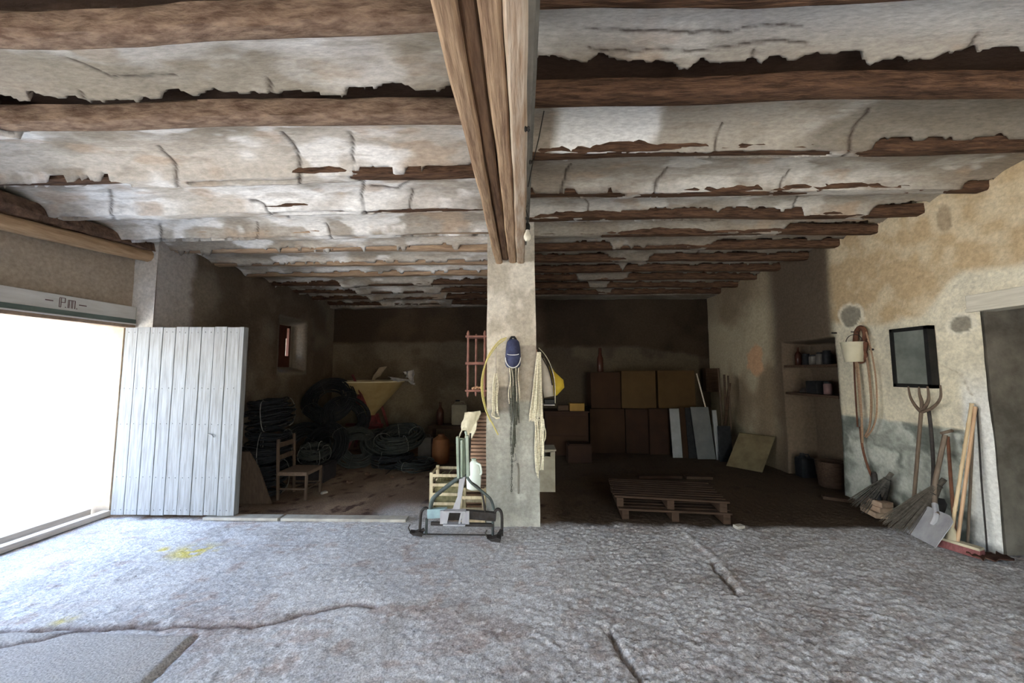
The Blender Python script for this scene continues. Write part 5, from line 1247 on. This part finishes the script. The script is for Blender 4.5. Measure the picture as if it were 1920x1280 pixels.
# brooms of twigs
M['twig'] = mat('dark_twigs', (0.12, 0.11, 0.095), (0.055, 0.05, 0.045), 30)
M['twig2'] = mat('grey_brown_twigs', (0.15, 0.13, 0.11), (0.07, 0.06, 0.05), 30)
def besom(top, foot, spread, n, m, label, hl, seed, name='twig_broom'):
    rr = random.Random(seed); top, foot = Vector(top), Vector(foot); d = (foot-top); r = thing(name, foot, label, 'broom')
    dn = d.normalized(); u = dn.cross(Vector((0, 1, 0))).normalized(); v = dn.cross(u)
    mb = MB()
    for i in range(n):
        a = rr.uniform(0, 2*PI); k = math.sqrt(rr.random()); off = u*math.cos(a)*k+v*math.sin(a)*k*.45; L = rr.uniform(.82, 1.03)
        p0 = top+off*.022; e = top+d*L+off*spread; p1 = top.lerp(e, .4)+off*spread*.10
        if e.z < .006: e.z = .006+rr.random()*.02
        mb.tube([p0, p1, e], [.0035, .003, .0018], 4)
    mb.build('twigs', m, r)
    MB().tube([top-dn*hl, top+dn*.06], .022, 9).build('binding', M['twig'], r, sm=True)
    for k in (.03, .12): MB().tube([top+dn*k+(u*math.cos(t*PI/6)+v*math.sin(t*PI/6))*(.030+.05*k) for t in range(12)], .004, 5, closed=True).build('wire_tie', M['rustd'], r)
    return r
besom((3.93, 4.20, .42), F(1618, 958, .01), .20, 150, M['twig'], 'dark twig broom farther back, nearest the niche', .05, 1)
besom((3.93, 3.70, .50), F(1680, 996, .01), .19, 190, M['twig2'], 'larger grey-brown twig broom leaning in front of the fork', .05, 2)
# bricks
M['brick'] = mat('pale_salmon_brick', (0.50, 0.38, 0.28), (0.36, 0.26, 0.19), 12)
bq = F(1650, 973)
for i in range(3):
    o = MB().box((0, 0, 0), (.13, .24, .052), None, .006, .002).build('brick', M['brick'], origin=(0, 0, 0)); o.location = (bq.x+.06+.012*(i == 1)+.01*i, bq.y+.12, .028+.056*i); o.rotation_euler.z = .15*i-.2
    props(o, ['pale salmon brick at the bottom of the small pile by the dado', 'pale salmon brick in the middle of the small pile by the dado', 'pale salmon brick topmost of the small pile by the dado'][i], 'brick', 'bricks piled by the dado')
tp = Vector((bq.x+.09, bq.y+.13, .17))
bs = thing('hand_brush', tp, 'short black hand brush standing on the pile of bricks', 'brush')
MB().lathe([(.065, 0), (.05, .08), (.028, .15)], tp, 14, sx=.6).build('bristles', M['black'], bs, sm=True)
MB().lathe([(.026, .14), (.03, .18), (.026, .26), (.016, .28)], tp, 12).build('handle', M['rustd'], bs, sm=True)

# wooden pitchfork
M['forkwood'] = mat('smoke_brown_wood', (0.16, 0.12, 0.09), (0.09, 0.065, 0.05), 8, (5, 5, .7), rough=.6)
pf = thing('pitchfork', F(1709, 998), 'wooden pitchfork with curved tines upward, leaning below the black frame', 'pitchfork')
ft = Vector((3.74, 3.78, 0)); hd = W(1727, 772, 3.96)
fb = F(1709, 992); fb.x -= .0
MB().tube(smoothpts([(fb.x, fb.y, 0.0), Vector((fb.x, fb.y, 0)).lerp(hd, .5)+Vector((-.0, .0, .0)), hd], 6), .0155, 9).build('handle', M['forkwood'], pf, sm=True)
def Wp(a_, b_, x): return W(a_, b_, x)
for pts, x in (([(1727, 772), (1716, 760), (1707, 744), (1703, 724)], 3.95), ([(1729, 768), (1728, 752), (1724, 738), (1723, 725)], 3.955), ([(1731, 768), (1740, 752), (1741, 738), (1739, 724)], 3.955), ([(1729, 772), (1745, 766), (1758, 755), (1764, 742), (1763, 722)], 3.95)):
    n_ = len(pts); P_ = smoothpts([Wp(a_, b_, x-.03*i/n_) for i, (a_, b_) in enumerate(pts)], 6); k = len(P_)
    MB().tube(P_, [.017-.010*i/(k-1) for i in range(k)], 8).build('tine', M['forkwood'], pf, sm=True)
# black shovel behind
M['iron'] = mat('black_iron', (0.03, 0.03, 0.032), (0.05, 0.05, 0.052), 12, rough=.5, metal=.4)
bs_ = thing('shovel', F(1738, 985), 'black shovel standing behind the pitchfork, its dark shaft up beside the tines', 'shovel')
def blade(c, u, v, w_, h, m, name, parent, curve=.02, point=.25):
    """flat shovel blade: c = bottom centre, u across, v up"""
    u, v = Vector(u).normalized(), Vector(v).normalized(); n_ = u.cross(v); rows = []
    for i in range(8):
        t = i/7; row = []
        hw = w_/2*(1 if t < .8 else 1-.35*((t-.8)/.2)**2)
        for j in range(9):
            s_ = -1+2*j/8; row.append(Vector(c)+u*s_*hw+v*(h*t+(point*h*.25*(s_*s_) if t < .3 else 0)*(1-t/.3 if t < .3 else 0))+n_*curve*(s_*s_))
        rows.append(row)
    return MB().sheet(rows, .005).build(name, m, parent, sm=True, ang=50)
c0 = F(1722, 985); c0 = Vector((3.86, 3.82, .01)); c0.x = A(1722, 980, 3.82).x
st_ = W(1750, 880, 3.99); up = (Vector((c0.x+.12, 3.72, .42))-c0)
blade(c0, (.75, -.45, 0), (.22, -.12, .75), .21, .36, M['iron'], 'blade', bs_)
v_ = Vector((.22, -.12, .75)).normalized(); MB().tube(smoothpts([c0+v_*.32, W(1750, 880, 3.97), W(1746, 810, 3.98), W(1741, 768, 3.985)]), .0145, 9).build('shaft', M['rustd'], bs_, sm=True)
# grey square shovel
sg = thing('shovel', F(1740, 1015), 'square grey steel shovel with wooden T-grip shaft, leaning at the dado', 'shovel')
cb_ = F(1727, 1012, .01); 
uax = (F(1752, 1026, .0)-F(1702, 1000, .0)).normalized()
tl2 = A(1748, 955, 3.62)
bt = Vector((cb_.x, cb_.y, .01)); topc = W(1765, 958, 3.80)
blade(bt, uax, topc-bt, .34, (topc-bt).length*.98, M['palesteel'], 'blade', sg, .015, 0)
M['shaft'] = mat('worn_grey_brown_shaft', (0.20, 0.155, 0.12), (0.12, 0.09, 0.07), 8, (5, 5, .8), rough=.6)
sp = smoothpts([bt.lerp(topc, .85)+Vector((-.01, 0, .01)), W(1753, 945, 3.84), W(1752, 915, 3.88), W(1762, 862, 3.93), W(1772, 815, 3.98)])
MB().tube(sp, [.019]*len(sp), 9).build('shaft', M['shaft'], sg, sm=True)
MB().tube([W(1765, 812, 3.98), W(1785, 807, 3.98)], .014, 8).build('grip', M['shaft'], sg, sm=True)
MB().tube(smoothpts([bt.lerp(topc, .55), bt.lerp(topc, .8)+Vector((-.012, 0, .01)), W(1753, 945, 3.84)]), .022, 8).build('socket', M['palesteel'], sg, sm=True)
# red-brown shaft tool
ho = thing('hoe', W(1786, 985, 3.9), 'hoe with dark red-brown shaft standing right behind the grey shovel', 'hoe')
e = W(1787, 962, 3.90); f0 = Vector((e.x-.04, e.y, .02))
MB().tube([W(1777, 818, 4.0), W(1782, 890, 3.96), (e.x, e.y, .06)], .0125, 8).build('shaft', M['leather'], ho, sm=True)
MB().box((e.x-.05, e.y+.03, .075), (.16, .10, .012), (0, .35, .5), .003).build('blade', M['iron'], ho)
# brooms
M['lightwood'] = mat('light_broom_handle', (0.58, 0.40, 0.26), (0.46, 0.30, 0.19), 6, (5, 5, .5), rough=.5)
M['bamboo'] = mat('pale_bamboo', (0.60, 0.48, 0.32), (0.48, 0.36, 0.22), 5, (5, 5, .6), rough=.5)
M['redbristle'] = mat('dusty_red_bristles', (0.26, 0.10, 0.10), (0.17, 0.065, 0.065), 18, (4, 4, .6), rough=.8)
M['creamtop'] = mat('cream_broom_back', (0.56, 0.50, 0.36), (0.45, 0.40, 0.29), 8)
pbq = thing('push_broom', F(1800, 1040), 'broad floor broom with dusty red bristles, light wooden handle up the wall', 'broom')
a, b = F(1762, 1021, .0), F(1843, 1046, .0); a.z = b.z = 0; ax = (b-a).normalized(); nn = Vector((0, 0, 1)).cross(ax)
hgt_ = A(1766, 1008, a.y).z
poly = lambda p, w0, w1: [p+nn*w0, p-nn*w0, p-nn*w1+Vector((0, 0, hgt_)), p+nn*w1+Vector((0, 0, hgt_))]
mb = MB(); A0, B0 = poly(a, .055, .035), poly(b, .055, .035)
va = [mb.bm.verts.new(p_) for p_ in A0]; vb = [mb.bm.verts.new(p_) for p_ in B0]
for i in range(4): mb.bm.faces.new((va[i], va[(i+1) % 4], vb[(i+1) % 4], vb[i]))
mb.bm.faces.new(va[::-1]); mb.bm.faces.new(vb); mb.build('bristles', M['redbristle'], pbq)
mb = MB(); mb.bar(a+Vector((0, 0, hgt_+.008)), b+Vector((0, 0, hgt_+.008)), .075, .022, .004); mb.build('back', M['creamtop'], pbq)
m_ = a.lerp(b, .45)+Vector((0, 0, hgt_+.015)); tp = W(1829, 762, 4.02)
MB().tube([m_, m_.lerp(tp, .5), tp], .0125, 9).build('handle', M['lightwood'], pbq, sm=True)
bmb = thing('brush_broom', F(1790, 1018), 'old broom with worn pale bristles and jointed bamboo handle beside the red broom', 'broom')
f_ = A(1786, 1014, 3.50); f_.z = .01; tp2 = W(1822, 756, 4.01); d_ = (tp2-f_).normalized()
MB().lathe([(.045, 0), (.042, .06), (.028, .14), (.018, .17)], f_+Vector((0, 0, .0)), 14, sx=1).build('bristles', M['creamtop'], bmb, sm=True)
pts = []; rs_ = []; n_ = 60
for i in range(n_+1):
    t = i/n_; p_ = (f_+Vector((0, 0, .14))).lerp(tp2, t); pts.append(p_); rs_.append(.0155 if i % 10 == 0 else .0125)
MB().tube(pts, rs_, 9).build('handle', M['bamboo'], bmb, sm=True)
tr = thing('broom_handle', W(1815, 1000, 3.9), 'thin pale pole standing between the red broom handle and the wall', 'pole')
MB().tube([(A(1812, 1003, 3.52).x, 3.52, .01), W(1826, 775, 4.03)], .010, 8).build('shaft', M['shaft'], tr, sm=True)
rd = MB().tube([(3.97, 3.42, .005), W(1840, 900, 4.025), W(1832, 765, 4.035)], .006, 6).build('shadow_rod', M['rustd'], sm=True); props(rd, 'thin dark rod standing in for the broom handle shadow beside the doorway', 'rod')  # rod added in place of the shadow of the broom handle
cl = F(1858, 1048)
mb = MB()
rows = [[Vector((cl.x-.13+.27*i/7, cl.y-.06+.12*j/5+.02*math.sin(i*2), .012+.018*abs(math.sin(i*1.7+j*1.1)))) for j in range(6)] for i in range(8)]
mb.sheet(rows, .008); o = mb.build('floor_rag', mat('dark_brown_rag', (0.10, 0.05, 0.035), (0.06, 0.03, 0.022), 10), sm=True, ang=60); props(o, 'dark brown rag lying on the floor at the foot of the door jamb', 'rag')
# dark door leaf inside right doorway
